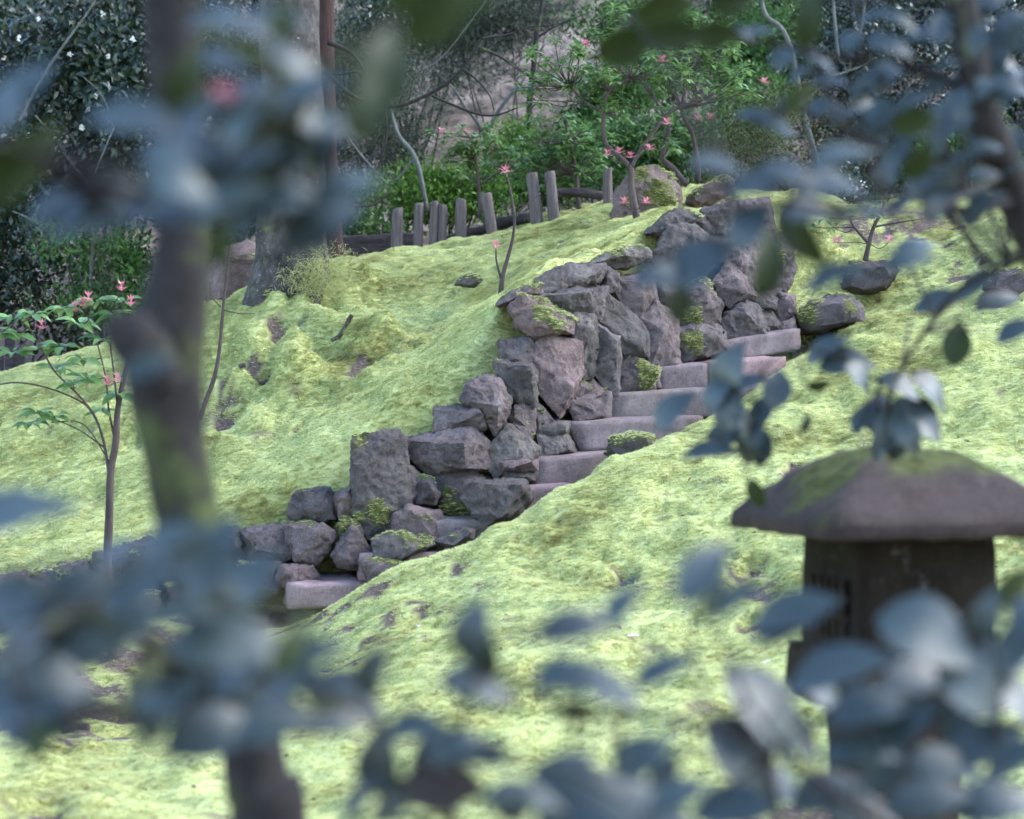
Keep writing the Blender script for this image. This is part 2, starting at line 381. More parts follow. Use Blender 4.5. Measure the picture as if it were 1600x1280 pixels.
for pl, wd, hh in [([(450, 460, 15.6), (520, 482, 15.2), (600, 505, 14.9)], .13, .16), ([(440, 470, 15.6), (400, 520, 15.0), (365, 570, 14.5)], .14, .18), ([(455, 470, 15.6), (450, 530, 14.9), (455, 580, 14.4)], .12, .13), ([(470, 460, 15.8), (560, 455, 15.9)], .14, .14), ([(455, 465, 15.7), (455, 464, 15.72)], .45, .13)]:
    Q = [at(*p) for p in pl]; dmin = np.full_like(X, 9.0)
    for a, b_ in zip(Q[:-1], Q[1:]):
        dx, dy = b_.x - a.x, b_.y - a.y; t = np.clip(((X - a.x) * dx + (Y2 - a.y) * dy) / (dx * dx + dy * dy + 1e-9), 0, 1); dmin = np.minimum(dmin, np.hypot(X - a.x - t * dx, Y2 - a.y - t * dy))
    ridge = np.maximum(ridge, hh * np.exp(-(dmin / wd) ** 2))
Z = Z + ridge
bare_f = sstep(.42, .70, bare * .85 + nb * 1.1 * np.minimum(1, bare * 3) - .08) 
bare_f = np.maximum(bare_f, sstep(.54, .78, nb) * fine * .75)
# soil in the trench of the stairs
tr = ((s_ > -.42) & (s_ < .6) & (X < 1.7) & (X > -3.3)); bare_f = np.maximum(bare_f, tr * np.clip(1.0 - np.abs(s_ - .05) / .5, 0, 1) * .9)
beyond = sstep(18.0, 19.2, Y2); bare_f = np.maximum(bare_f, beyond); front = 1 - sstep(4.0, 6.6, Y2); bare_f = np.maximum(bare_f, front)
litter = sstep(21, 24, Y2)
ny, nx = X.shape
idx = np.arange(nx * ny).reshape(ny, nx)
faces = np.stack([idx[:-1, :-1], idx[:-1, 1:], idx[1:, 1:], idx[1:, :-1]], -1).reshape(-1, 4)
V = np.stack([X, Y2, Z], -1).reshape(-1, 3)
me = bpy.data.meshes.new('ground')
me.vertices.add(len(V)); me.vertices.foreach_set('co', V.ravel())
me.loops.add(faces.size); me.loops.foreach_set('vertex_index', faces.ravel().astype(np.int32))
me.polygons.add(len(faces)); me.polygons.foreach_set('loop_start', np.arange(0, faces.size, 4, dtype=np.int32))
me.polygons.foreach_set('use_smooth', np.ones(len(faces), bool)); me.update(); me.validate()
for nm, arr in (('bare', bare_f), ('litter', litter)):
    a_ = me.attributes.new(nm, 'FLOAT', 'POINT'); a_.data.foreach_set('value', arr.ravel().astype(np.float32))
me.materials.append(M['ground'])
ground = bpy.data.objects.new('ground', me); C.objects.link(ground)
tag(ground, 'mossy hillside with bare brown patches rising to a leaf littered slope', 'ground', kind='structure')

fx, fy = gx, gy
def gz(x, y):
    """ground height incl. mounds, bilinear on the built grid"""
    i = np.clip(np.searchsorted(fx, x) - 1, 0, nx - 2); j = np.clip(np.searchsorted(fy, y) - 1, 0, ny - 2)
    u = (x - fx[i]) / (fx[i + 1] - fx[i]); v = (y - fy[j]) / (fy[j + 1] - fy[j])
    return Z[j, i] * (1 - u) * (1 - v) + Z[j, i + 1] * u * (1 - v) + Z[j + 1, i] * (1 - u) * v + Z[j + 1, i + 1] * u * v
def gbare(x, y):
    i = np.clip(np.searchsorted(fx, x), 0, nx - 1); j = np.clip(np.searchsorted(fy, y), 0, ny - 1); return bare_f[j, i]

TUFTS = []          # xyz + size of every tuft of moss
n_try = 860000
tx = RNG.uniform(-4.75, 4.75, n_try * 2); ty = 6.6 + (18.6 - 6.6) * RNG.random(n_try * 2) ** .95
keep = np.abs(tx) < ty * .225 + 1.0
tx, ty = tx[keep][:n_try], ty[keep][:n_try]
e_ = .04; sx_ = (gz(tx + e_, ty) - gz(tx - e_, ty)) / (2 * e_); sy_ = (gz(tx, ty + e_) - gz(tx, ty - e_)) / (2 * e_)
ar = np.minimum(np.sqrt(1 + sx_ ** 2 + sy_ ** 2), 2.2)
bz = gbare(tx, ty); keep = (RNG.random(len(tx)) > np.clip(bz, 0, 1) ** 1.6 * .94) & (RNG.random(len(tx)) < ar / 1.5)
tx, ty = tx[keep], ty[keep]
TUFTS.append(np.stack([tx, ty, gz(tx, ty) - .002, RNG.uniform(.55, .95, len(tx)) * np.interp(ty, [7, 18], [.8, 1.1])], -1))

# ------------------------------------------------------------------ stones
def rock(name, pts3, root, mat, seed, rough=.02, edge=.045, moss=0.0, patches=(), smooth=1, tuft=True):
    bm = bmesh.new()
    for p in pts3: bm.verts.new(p)
    r = bmesh.ops.convex_hull(bm, input=bm.verts[:])
    bmesh.ops.delete(bm, geom=[v for v in bm.verts if not v.link_faces], context='VERTS')
    bmesh.ops.triangulate(bm, faces=bm.faces[:])
    for _ in range(6):
        le = [e for e in bm.edges if e.calc_length() > edge]
        if not le: break
        bmesh.ops.subdivide_edges(bm, edges=le, cuts=1); bmesh.ops.triangulate(bm, faces=bm.faces[:])
    for _ in range(smooth): bmesh.ops.smooth_vert(bm, verts=bm.verts[:], factor=.14, use_axis_x=True, use_axis_y=True, use_axis_z=True)
    bm.normal_update(); bmesh.ops.recalc_face_normals(bm, faces=bm.faces[:]); bm.normal_update()
    sv_ = Vector((seed * 3.7, seed * 1.3, seed * 2.1)); vals = []
    for v in bm.verts:
        nz = .7 * noise.fractal(v.co * 5 + sv_, 1.0, 2.0, 2) - 1.0 * abs(noise.fractal(v.co * 9 + sv_, .75, 2.1, 5)) + .55 * noise.fractal(v.co * 30 + sv_, .6, 2.0, 2) + .38
        mval = 0.0
        if moss > 0:
            q = noise.fractal(v.co * 7 - sv_, .9, 2.0, 3)
            mval = max(0, min(1, (v.normal.z * .9 + q * 1.2 - (1.0 - moss) * 1.3) * 3))
        for (pc, pr) in patches:
            d = (v.co - pc).length / pr + .45 * noise.fractal(v.co * 18 + sv_, .8, 2.0, 2)
            mval = max(mval, max(0, min(1, (1.0 - d) * 3)))
        v.co += v.normal * (nz * rough + mval * .012); vals.append(mval)
    pv = [(v.co.copy(), v.normal.copy()) for v in bm.verts]
    fl = [([v.index for v in f.verts], f.calc_area()) for f in bm.faces] if False else None
    bm.verts.index_update()
    if tuft and max(vals, default=0) > .3:
        out = []
        for f in bm.faces:
            mv = sum(vals[v.index] for v in f.verts) / 3
            if mv < .3: continue
            k = f.calc_area() * 2600 * mv; k = int(k) + (R.random() < k % 1)
            for _ in range(k):
                a, b_ = R.random(), R.random()
                if a + b_ > 1: a, b_ = 1 - a, 1 - b_
                p = f.verts[0].co * (1 - a - b_) + f.verts[1].co * a + f.verts[2].co * b_
                out.append((p.x, p.y, p.z, R.uniform(.35, .8)))
        if out: TUFTS.append(np.array(out))
    o = bm_obj(name, bm, mat)
    a_ = o.data.attributes.new('moss', 'FLOAT', 'POINT'); a_.data.foreach_set('value', vals)
    o.data.set_sharp_from_angle(angle=math.radians(40))
    if root: adopt(o, root)
    return o

_bx = [0, 380, 560, 720, 830, 890, 960, 1030, 1125, 1245, 1400]; _by = [985, 905, 860, 845, 745, 662, 612, 572, 528, 508, 450]; _bY = [12.3, 12.45, 12.5, 12.7, 13.05, 13.4, 13.8, 14.1, 14.5, 15.0, 15.7]
def faceY(px, py):
    y0 = np.interp(px, _bx, _bY); h = max(-.1, (np.interp(px, _bx, _by) - py) / F * y0)
    return float(y0 + .40 * h)

def c6(l): return [(420 + x * .3375, 500 + y * .3375) for x, y in l]
def c7(l): return [(760 + x * .3375, 330 + y * .3375) for x, y in l]
def c8(l): return [(1060 + x * .3375, 400 + y * .3375) for x, y in l]

wall = thing('stone_retaining_wall', 'dry stone retaining wall of purplish grey rocks climbing beside the steps', 'wall', at(720, 845, 12.75))
SEED = [0]
def outline_pts(poly, dY=0, thick=.30, front=(), jit=.022, top=.12):
    SEED[0] += 1; rr = random.Random(SEED[0] * 17)
    cx = sum(p[0] for p in poly) / len(poly); cy = sum(p[1] for p in poly) / len(poly)
    poly = [(cx + (x - cx) * 1.03 + math.copysign(1.0, x - cx), cy + (y - cy) * 1.03 + math.copysign(1.0, y - cy)) for x, y in poly]
    Yc = faceY(cx, cy) + dY; out = []
    for x, y in poly:
        Yv = Yc + .55 * (faceY(x, y) + dY - Yc) + rr.uniform(-jit, jit)
        out.append(at(x, y, Yv + .02))
        # back ring, a little smaller
        k = .95
        out.append(at(cx + (x - cx) * k, cy + (y - cy) * k - 2, Yv + thick))
    for x, y, d in front: out.append(at(x, y, Yc + d))
    if not front:
        for _ in range(3):
            a = rr.choice(poly); t = rr.uniform(.3, .85)
            out.append(at(cx + (a[0] - cx) * t, cy + (a[1] - cy) * t, Yc - rr.uniform(.0, .055)))
    return out, Yc

def stone(poly, dY=0, thick=.30, front=(), moss=0.0, patch=(), rough=.02, name='stone', root=None, mat='stone', edge=.022):
    pts, Yc = outline_pts(poly, dY, thick, front)
    pt = [(at(x, y, Yc - .03), r * Yc / F) for x, y, r in patch]
    return rock(name, pts, root or wall, M[mat], SEED[0], rough, edge, moss, pt)

# lower group
stone(c6([(395, 550), (590, 522), (630, 560), (648, 830), (590, 900), (545, 1010), (470, 1005), (400, 935), (383, 700)]), -.02, .34, moss=.2, patch=[(640, 775, 14), (590, 800, 26), (560, 805, 14), (580, 720, 10), (610, 715, 8)])
stone(c6([(620, 562), (840, 520), (930, 503), (1010, 570), (1012, 680), (915, 697), (740, 712), (655, 640)]), .0, .34, front=[(420 + 903 * .3375, 500 + 572 * .3375, -.13), (420 + 912 * .3375, 500 + 690 * .3375, -.12), (420 + 740 * .3375, 500 + 640 * .3375, -.02)])
stone(c6([(650, 680), (690, 720), (700, 800), (675, 850), (650, 865)]), .02, .2)
stone(c6([(665, 745), (740, 735), (785, 800), (770, 855), (690, 850)]), .0, .25, moss=.2)
stone(c6([(745, 715), (912, 700), (1050, 745), (960, 800), (930, 900), (880, 940), (790, 850)]), .06, .3, moss=.15, patch=[(710, 800, 30), (740, 815, 24), (700, 770, 12)])
stone(c6([(590, 905), (650, 868), (780, 895), (825, 960), (790, 1020), (640, 1010), (575, 990)]), -.08, .3, patch=[(662, 805, 12), (672, 812, 9)])
stone(c6([(905, 830), (960, 768), (1060, 750), (1180, 755), (1212, 830), (1170, 885), (1110, 912), (1010, 955), (940, 895)]), -.30, .36, moss=.0)
stone(c6([(488, 1030), (560, 1000), (640, 1002), (760, 1045), (700, 1065), (600, 1108), (498, 1122)]), -.22, .25, moss=.75)
stone(c6([(778, 1022), (895, 975), (940, 983), (946, 1040), (850, 1060)]), -.26, .2, moss=.25)
stone(c6([(640, 1000), (720, 985), (780, 1020), (770, 1050), (680, 1050)]), -.12, .22, moss=.2)
stone(c6([(385, 945), (480, 1085), (472, 1145), (330, 1145), (300, 1090)]), -.06, .3, moss=.35)
stone(c6([(350, 920), (410, 960), (440, 1040), (330, 1060), (290, 1040)]), .05, .25, moss=.7)
stone(c6([(100, 870), (132, 800), (280, 783), (305, 830), (312, 925), (100, 935)]), .1, .3, moss=.1)
stone(c6([(290, 822), (372, 790), (390, 905), (330, 930)]), .08, .25, moss=.2)
stone(c6([(-120, 985), (-20, 958), (110, 955), (135, 1090), (40, 1125), (-100, 1110)]), .05, .35, front=[(400, 860, -.1)])
stone(c6([(70, 958), (255, 948), (310, 1010), (215, 1130), (130, 1110)]), .0, .35, moss=.1)
stone(c6([(60, 1150), (205, 1140), (245, 1225), (90, 1240), (40, 1200)]), -.05, .3)
stone(c6([(-130, 1130), (50, 1130), (85, 1210), (60, 1290), (-110, 1290)]), -.03, .3, moss=.3, patch=[(405, 870, 16)])
stone(c6([(420, 1120), (560, 1120), (630, 1150), (600, 1200), (470, 1210)]), -.25, .3, moss=.4)
stone(c6([(-300, 1000), (-150, 965), (-110, 1110), (-180, 1220), (-310, 1180)]), .04, .35)
stone(c6([(-480, 1010), (-320, 990), (-300, 1180), (-420, 1260), (-500, 1200)]), .04, .35, moss=.3)
stone(c6([(-800, 1090), (-560, 1020), (-480, 1080), (-520, 1260), (-780, 1290)]), .06, .35, moss=.3)
stone(c6([(-1100, 1180), (-850, 1120), (-790, 1200), (-850, 1330), (-1120, 1330)]), .06, .35, moss=.3)
stone(c6([(-1260, 1210), (-1130, 1170), (-1090, 1300), (-1160, 1380), (-1280, 1370)]), -.05, .35, moss=.1)
stone(c6([(-760, 1290), (-520, 1270), (-480, 1390), (-740, 1420)]), -.05, .35, moss=.4)
stone(c6([(-460, 1240), (-200, 1240), (-130, 1330), (-300, 1400), (-450, 1380)]), -.05, .35, moss=.3)
# middle group
stone(c6([(768, 418), (960, 403), (1005, 430), (1012, 505), (780, 515)]), .0, .3, moss=.2, front=[(752, 645, -.06)])
stone(c6([(895, 372), (920, 300), (1010, 264), (1072, 290), (1112, 370), (1100, 450), (1050, 535), (1000, 430)]), -.06, .3, front=[(420 + 1065 * .3375, 500 + 400 * .3375, -.12)])
stone(c6([(1048, 205), (1100, 190), (1212, 205), (1237, 250), (1232, 400), (1150, 385), (1078, 290)]), -.02, .3, moss=.1)
stone(c6([(1072, 102), (1210, 88), (1242, 130), (1242, 300), (1215, 235), (1072, 195)]), .05, .3, front=[(420 + 1150 * .3375, 500 + 180 * .3375, -.06)])
stone(c6([(1245, 95), (1300, 70), (1442, 110), (1452, 250), (1420, 325), (1345, 445), (1260, 345), (1238, 200)]), -.04, .34, patch=[(872, 532, 16), (885, 530, 12), (860, 528, 10)], rough=.016)
stone(c6([(1145, 380), (1228, 390), (1222, 515), (1105, 455)]), .02, .25)
stone(c6([(1030, 585), (1110, 498), (1245, 600), (1232, 645), (1050, 725), (1022, 690)]), -.05, .3)
stone(c6([(1105, 440), (1200, 500), (1215, 570), (1120, 500)]), .04, .2, moss=.6)
stone(c6([(1222, 365), (1340, 475), (1330, 500), (1225, 520)]), .04, .25, moss=.2, patch=[(850, 640, 9)])
stone(c6([(1248, 497), (1382, 480), (1384, 520), (1250, 535)]), -.02, .3)
stone(c6([(1250, 545), (1375, 525), (1425, 612), (1258, 635)]), -.02, .3, moss=.3)
stone(c6([(1078, 660), (1238, 652), (1238, 690), (1080, 695)]), -.1, .3)
stone(c6([(1085, 690), (1238, 688), (1240, 745), (1085, 745)]), -.05, .3, moss=.5)
stone(c6([(1388, 372), (1480, 352), (1572, 345), (1577, 465), (1420, 474)]), -.02, .3, moss=.1)
stone(c6([(1340, 400), (1400, 330), (1440, 300), (1560, 335), (1500, 355), (1385, 370)]), .05, .25, moss=.2)
# upper group
stone(c7([(115, 455), (165, 400), (262, 422), (402, 505), (392, 562), (222, 578), (150, 535)]), -.05, .34, moss=.62, patch=[(850, 488, 20), (870, 500, 18)])
stone(c7([(235, 312), (380, 255), (545, 253), (542, 290), (512, 347), (265, 377)]), .05, .36)
stone(c7([(215, 402), (420, 357), (560, 350), (532, 480), (520, 505), (440, 460), (340, 472)]), .0, .36, front=[(760 + 455 * .3375, 330 + 380 * .3375, -.10)])
stone(c7([(55, 432), (120, 380), (242, 350), (252, 382), (110, 435)]), .1, .3, moss=.1)
stone(c7([(480, 242), (630, 172), (742, 185), (752, 218), (640, 262), (500, 253)]), .05, .35, moss=.35, front=[(760 + 640 * .3375, 330 + 205 * .3375, -.05)])
stone(c7([(540, 292), (562, 268), (606, 290), (612, 372), (560, 374)]), .02, .25)
stone(c7([(380, 477), (500, 468), (512, 550), (522, 640), (482, 775), (440, 775), (447, 600), (390, 540)]), -.02, .3)
stone(c7([(515, 533), (612, 590), (622, 680), (602, 848), (560, 843), (500, 740), (520, 640)]), -.06, .28, rough=.016)
stone(c7([(528, 400), (560, 383), (692, 490), (742, 560), (747, 675), (640, 662), (620, 592), (530, 512)]), -.04, .3, rough=.016)
stone(c7([(608, 310), (782, 298), (787, 400), (712, 512), (620, 422)]), .02, .3, rough=.016)
stone(c7([(718, 502), (787, 413), (882, 500), (893, 718), (760, 728), (738, 600)]), -.02, .3, rough=.016)
stone(c7([(790, 330), (902, 288), (872, 400), (852, 452), (790, 422)]), .0, .3)
stone(c7([(858, 452), (900, 380), (1000, 328), (1093, 440), (1082, 512), (990, 524), (900, 522)]), -.04, .34, moss=.25, patch=[(1085, 490, 16), (1070, 495, 12)])
stone(c7([(1050, 330), (1110, 248), (1192, 300), (1242, 390), (1130, 442), (1080, 402)]), .0, .3, moss=.2)
stone(c7([(1080, 502), (1200, 408), (1252, 450), (1293, 572), (1120, 604)]), -.04, .3, moss=.1)
stone(c7([(1228, 402), (1290, 373), (1343, 410), (1332, 452), (1250, 442)]), .0, .25)
stone(c7([(1258, 462), (1312, 448), (1355, 532), (1290, 565)]), -.02, .25, moss=.2)
stone(c7([(1338, 452), (1370, 388), (1425, 400), (1428, 500), (1360, 524)]), .0, .25, moss=.25)
stone(c7([(1345, 525), (1420, 495), (1430, 555), (1350, 562)]), -.05, .2)
stone(c7([(893, 537), (1060, 523), (1103, 570), (1113, 642), (900, 705)]), -.04, .3, patch=[(1080, 535, 22), (1066, 530, 14)])
stone(c7([(603, 835), (640, 658), (722, 700), (802, 740), (803, 822), (700, 838)]), -.03, .3, moss=.15, patch=[(1012, 590, 24), (1005, 575, 14)])
stone(c7([(370, 935), (480, 778), (570, 848), (500, 860)]), .04, .25, moss=.35)
stone(c7([(770, 212), (850, 75), (960, 68), (1042, 130), (1102, 200), (1000, 302), (800, 292)]), .08, .45, rough=.02)
stone(c7([(738, 102), (850, 20), (900, 3), (1000, 30), (1042, 100), (880, 92)]), .25, .4, rough=.026, moss=.1)
stone(c7([(1000, 8), (1142, -32), (1162, 142), (1050, 132)]), .15, .4)
stone(c7([(1130, -40), (1300, -50), (1335, 110), (1162, 145)]), .2, .4)
stone(c7([(1100, 140), (1240, 120), (1300, 250), (1240, 385), (1190, 300), (1110, 245)]), .08, .4)
stone(c7([(1240, 125), (1390, 110), (1430, 260), (1380, 385), (1290, 372), (1300, 250)]), .12, .4, moss=.2)
stone(c7([(1040, 130), (1105, 138), (1110, 200), (1060, 190)]), .12, .3)
stone(c7([(560, 372), (620, 370), (620, 425), (560, 385)]), .08, .2)

# ------------------------------------------------------------------ the steps
stairs = thing('stone_stairway', 'weathered grey stone steps climbing between mossy bank and rock wall', 'stairs', at(900, 720, 13.1))
def step(p0, p1, Y, h, depth=.42, run=.32, seedv=1, cut=0.0):
    a = at(p0[0], p0[1], Y); b_ = at(p1[0], p1[1], Y + run); ln = (b_ - a).length
    ex = (b_ - a).normalized(); ey = Vector((-ex.y, ex.x, 0)).normalized(); ez = Vector((0, 0, 1))
    bm = bmesh.new()
    nx_, ny_, nz_ = max(4, int(ln / .05)), 7, 4
    bmesh.ops.create_cube(bm, size=1.0)
    bmesh.ops.subdivide_edges(bm, edges=bm.edges[:], cuts=7, use_grid_fill=True)
    for v in bm.verts:
        u, w, t = v.co.x + .5, v.co.y + .5, v.co.z + .5
        x = u * ln; x += cut * (1 - t) * (1 - u) ** 6 * .9
        co = a + ex * x + ey * (w * depth) + ez * ((t - 1) * h)
        q = noise.fractal(co * 9 + Vector((seedv, 0, 0)), .9, 2.0, 3)
        edge_ = (1 if min(u, 1 - u) < .01 else 0) + (1 if min(w, 1 - w) < .01 else 0) + (1 if t > .99 else 0)
        ctr = a + ex * ln / 2 + ey * depth / 2 - ez * h / 2
        co += (ctr - co).normalized() * (.006 if edge_ >= 2 else 0) + Vector((q, q, q * .6)) * .011
        v.co = co
    bmesh.ops.recalc_face_normals(bm, faces=bm.faces[:])
    o = bm_obj('step', bm, M['step'], None, True); adopt(o, stairs)
    o.data.attributes.new('moss', 'FLOAT', 'POINT')
    return o
step((835, 717), (1010, 704), 13.02, .17, seedv=1)
step((885, 660), (1100, 650), 13.36, .165, seedv=2, cut=.10)
step((950, 615), (1215, 602), 13.74, .165, seedv=3)
step((1030, 573), (1108, 566), 14.08, .15, run=.12, seedv=4); step((1109, 566), (1228, 557), 14.21, .15, run=.2, seedv=14)
step((1120, 534), (1252, 513), 14.48, .13, run=.3, seedv=5)
step((452, 914), (572, 909), 12.22, .125, run=.08, seedv=6, depth=.5); step((560, 866), (700, 862), 12.38, .16, run=.05, seedv=7, depth=.45)
step((640, 815), (800, 808), 12.55, .16, run=.1, seedv=8); step((745, 764), (900, 757), 12.78, .16, run=.15, seedv=9)
step((-80, 1072), (75, 1070), 12.0, .15, run=.05, seedv=10, depth=.6); step((100, 1030), (260, 1026), 12.05, .14, run=.05, seedv=11); step((262, 970), (420, 965), 12.12, .15, run=.05, seedv=12)

# ------------------------------------------------------------------ loose boulders
def boulder(name, label, poly, Y, thick, moss=0, patch=(), rough=.025, mat='stone', front=(), cat='boulder', edge=.05):
    SEED[0] += 1; rr = random.Random(SEED[0]); cx = sum(p[0] for p in poly) / len(poly); cy = sum(p[1] for p in poly) / len(poly)
    pts = []
    for x, y in poly:
        pts.append(at(x, y, Y + rr.uniform(.05, .12))); pts.append(at(cx + (x - cx) * .82, cy + (y - cy) * .85, Y + thick))
        pts.append(at(cx + (x - cx) * .6, cy + (y - cy) * .6, Y - .03))
    for x, y, d in front: pts.append(at(x, y, Y + d))
    base = at(cx, max(p[1] for p in poly), Y)
    o = rock(name, pts, None, M[mat], SEED[0], rough, edge, moss, [(at(x, y, Y), r * Y / F) for x, y, r in patch])
    return tag(o, label, cat)
boulder('boulder', 'mossy pitted boulder beside the top step with a clean purple lobe', c8([(538, 285), (600, 215), (720, 190), (800, 188), (852, 240), (864, 300), (790, 325), (700, 335), (555, 362)]), 14.95, .5, .45, [(1265, 490, 20), (1275, 470, 14)])
boulder('boulder', 'flat topped purplish rock behind the mossy boulder at the stair top', c8([(735, 160), (790, 28), (1000, 22), (1017, 72), (965, 152), (860, 185)]), 15.6, .5, .1)
boulder('boulder', 'rounded boulder coated in yellow moss behind the pink flowered shrub', [(955, 345), (962, 300), (985, 272), (1020, 258), (1052, 272), (1068, 300), (1060, 345), (1000, 362)], 16.2, .5, .62, [(1030, 300, 26), (1045, 320, 20)], rough=.03)
boulder('boulder', 'dark grey boulder sitting behind the foot of the pale tree trunk', [(322, 490), (326, 420), (345, 388), (385, 378), (415, 392), (425, 440), (420, 490)], 16.3, .5, .05)
boulder('boulder', 'low dark stone half sunk in the moss among the brown soil patch', [(1005, 1), (1010, 2), (1012, 3)] if False else [(1535, 452), (1560, 425), (1600, 418), (1640, 430), (1640, 462), (1580, 470)], 14.7, .3, .2)
boulder('boulder', 'small grey stone poking through moss near the flowering sapling', [(708, 446), (722, 430), (742, 427), (756, 436), (742, 450)], 15.2, .2, .45, rough=.01, edge=.03)
boulder('boulder', 'squat mossy stone at the right end of the lowest visible flight', [(948, 715), (952, 688), (985, 678), (1020, 682), (1030, 700), (1000, 722)], 12.85, .3, .8)
boulder('boulder', 'broad mossy earth ledge rock right of the yellow mossed boulder', [(1070, 318), (1085, 300), (1130, 278), (1148, 282), (1140, 305), (1090, 328)], 16.6, .4, .45)
boulder('boulder', 'grey stone in dark hollow at the lower edge of the mossy slope', [(-60, 960), (-20, 905), (35, 898), (75, 920), (60, 965), (0, 985)], 11.9, .4, .15)

# ------------------------------------------------------------------ stone lantern
LY = 6.0
lc = at(1405, 820, LY); lgz = float(gz(np.array(lc.x), np.array(lc.y)))
lantern = thing('stone_lantern', 'dark stone garden lantern with mossy curved square roof', 'lantern', (lc.x, lc.y, lgz))
LROT = math.radians(16.5)
def lant(name, rings, mat='lantern', rough=.006, seedv=1, parent=None, moss_top=0.0, sub=9, pinch=0.0):
    """square rings (half width, world z, corner rounding) stacked into a solid"""
    n = sub * 4; verts, faces = [], []
    for hw, z, rd in rings:
        for s in range(4):
            for k in range(sub):
                t = -1 + 2 * k / sub
                x, y = (t, -1) if s == 0 else (1, t) if s == 1 else (-t, 1) if s == 2 else (-1, -t)
                L_ = math.hypot(x, y); f = (1 - rd) + rd / L_ * 1.08
                x, y = x * f * hw, y * f * hw
                X_, Y_ = x * math.cos(LROT) - y * math.sin(LROT), x * math.sin(LROT) + y * math.cos(LROT)
                verts.append(Vector((lc.x + X_, lc.y + Y_, z)))
    m = len(rings)
    for i in range(m - 1):
        for k in range(n):
            a, b_ = i * n + k, i * n + (k + 1) % n; faces.append((a, b_, b_ + n, a + n))
    faces.append(tuple(range(n - 1, -1, -1))); faces.append(tuple((m - 1) * n + k for k in range(n)))
    cz = sum(r[1] for r in rings) / m; vals = []
    for v in verts:
        q = noise.fractal(v * 14 + Vector((seedv, 0, 0)), .8, 2.0, 4); d = Vector((v.x - lc.x, v.y - lc.y, (v.z - cz) * .8)).normalized(); v += d * q * rough * 1.6
        t = noise.fractal(v * 6 + Vector((seedv, 5, 0)), .9, 2.0, 3)
        vals.append(max(0, min(1, (moss_top * ((v.z - rings[0][1]) / (rings[-1][1] - rings[0][1])) + t * .9 - .35) * 3)) if moss_top else 0)
    o = new_obj(name, verts, faces, M[mat]); a_ = o.data.attributes.new('moss', 'FLOAT', 'POINT'); a_.data.foreach_set('value', vals)
    adopt(o, parent or lantern) if (parent is None or parent is lantern) else None
    return o, vals
zt = at(1405, 705, LY).z; ze = at(1405, 807, LY).z; zb = at(1405, 832, LY).z
Wr = .322; prof = []
for k in range(11):
    t = k / 10; prof.append((Wr * (1 - t) + .065 * t, ze + (zt - ze) * math.sin(t * math.pi / 2) ** .9, .04 + .5 * t))
roof, rv = lant('roof', [(Wr * .55, zb + .012, .04), (Wr * .96, zb - .002, .03), (Wr, zb + .006, .03), (Wr * 1.005, ze - .006, .03)] + prof + [(.02, zt + .004, .6)], mat='lantern_roof', moss_top=.95, seedv=2, rough=.010, sub=12)
knob, _ = lant('finial', [(.05, zt - .02, .7), (.062, zt + .0, .7), (.058, zt + .016, .8), (.03, zt + .026, .9)], moss_top=.6, seedv=9)
HB = .181; z1 = at(1405, 985, LY).z; z2 = at(1405, 1012, LY).z; z3 = at(1405, 1095, LY).z
lant('light_box', [(HB, z2 - .01, .06), (HB * 1.01, z2 + .02, .06), (HB, z1, .05), (HB * 1.0, (z1 + zb) / 2, .05), (HB, zb - .04, .06), (HB * .98, zb + .03, .06)], seedv=3)
lant('platform', [(.175, z3 - .02, .1), (.20, z3 - .004, .1), (.215, z3 + .03, .08), (.217, z2 - .03, .08), (.205, z2, .1), (.17, z2 + .004, .1)], seedv=4)
lant('shaft', [(.16, lgz + .10, .5), (.145, lgz + .2, .55), (.135, (lgz + z3) / 2 + .05, .6), (.15, z3 - .01, .5)], seedv=5)
lant('base', [(.27, lgz - .15, .2), (.28, lgz + .05, .2), (.25, lgz + .11, .25), (.16, lgz + .125, .3)], seedv=6)
# lattice on the left face, its unlit inside painted as a near-black block
fn = Vector((-math.cos(LROT), -math.sin(LROT), 0)); ft = Vector((-math.sin(LROT), math.cos(LROT), 0))   # outward normal of the -x face, tangent
if fn.y > 0: pass
def lbox(name, c, ht, hz, hn, mat, parent):
    v = []
    for a in (-1, 1):
        for b_ in (-1, 1):
            for d in (-1, 1): v.append(c + ft * (a * ht) + Vector((0, 0, b_ * hz)) + fn * (d * hn))
    f = [(0, 1, 3, 2), (4, 6, 7, 5), (0, 4, 5, 1), (2, 3, 7, 6), (0, 2, 6, 4), (1, 5, 7, 3)]
    o = new_obj(name, v, f, mat, None, False); adopt(o, lantern); o.data.attributes.new('moss', 'FLOAT', 'POINT'); return o
wz = (at(1300, 905, LY).z + at(1300, 985, LY).z) / 2; wc = Vector((lc.x, lc.y, wz)) + fn * (HB + .001)
M['hollow'] = plain('painted_dark_inside', (.006, .005, .005), .9)
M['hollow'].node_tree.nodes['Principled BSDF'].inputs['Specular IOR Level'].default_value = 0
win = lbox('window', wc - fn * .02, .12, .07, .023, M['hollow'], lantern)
for k in range(-2, 3): lbox('window_bar', wc + ft * (k * .045), .0085, .0698, .012, M['lantern'], lantern)
for k in (-1, 1): lbox('window_bar', wc + Vector((0, 0, k * .024)), .1195, .007, .0095, M['lantern'], lantern)
rp = []
for pg in roof.data.polygons:
    mv = sum(rv[i] for i in pg.vertices) / len(pg.vertices); cz = pg.center.z
    if mv < .45 or cz < ze or len(pg.vertices) != 4: continue
    q = [roof.data.vertices[i].co for i in pg.vertices]; k = pg.area * 9000 * mv
    for _ in range(int(k) + (R.random() < k % 1)):
        u, w = R.random(), R.random(); p = q[0].lerp(q[1], u).lerp(q[3].lerp(q[2], u), w); rp.append((p.x, p.y, p.z - .004, R.uniform(.15, .38)))
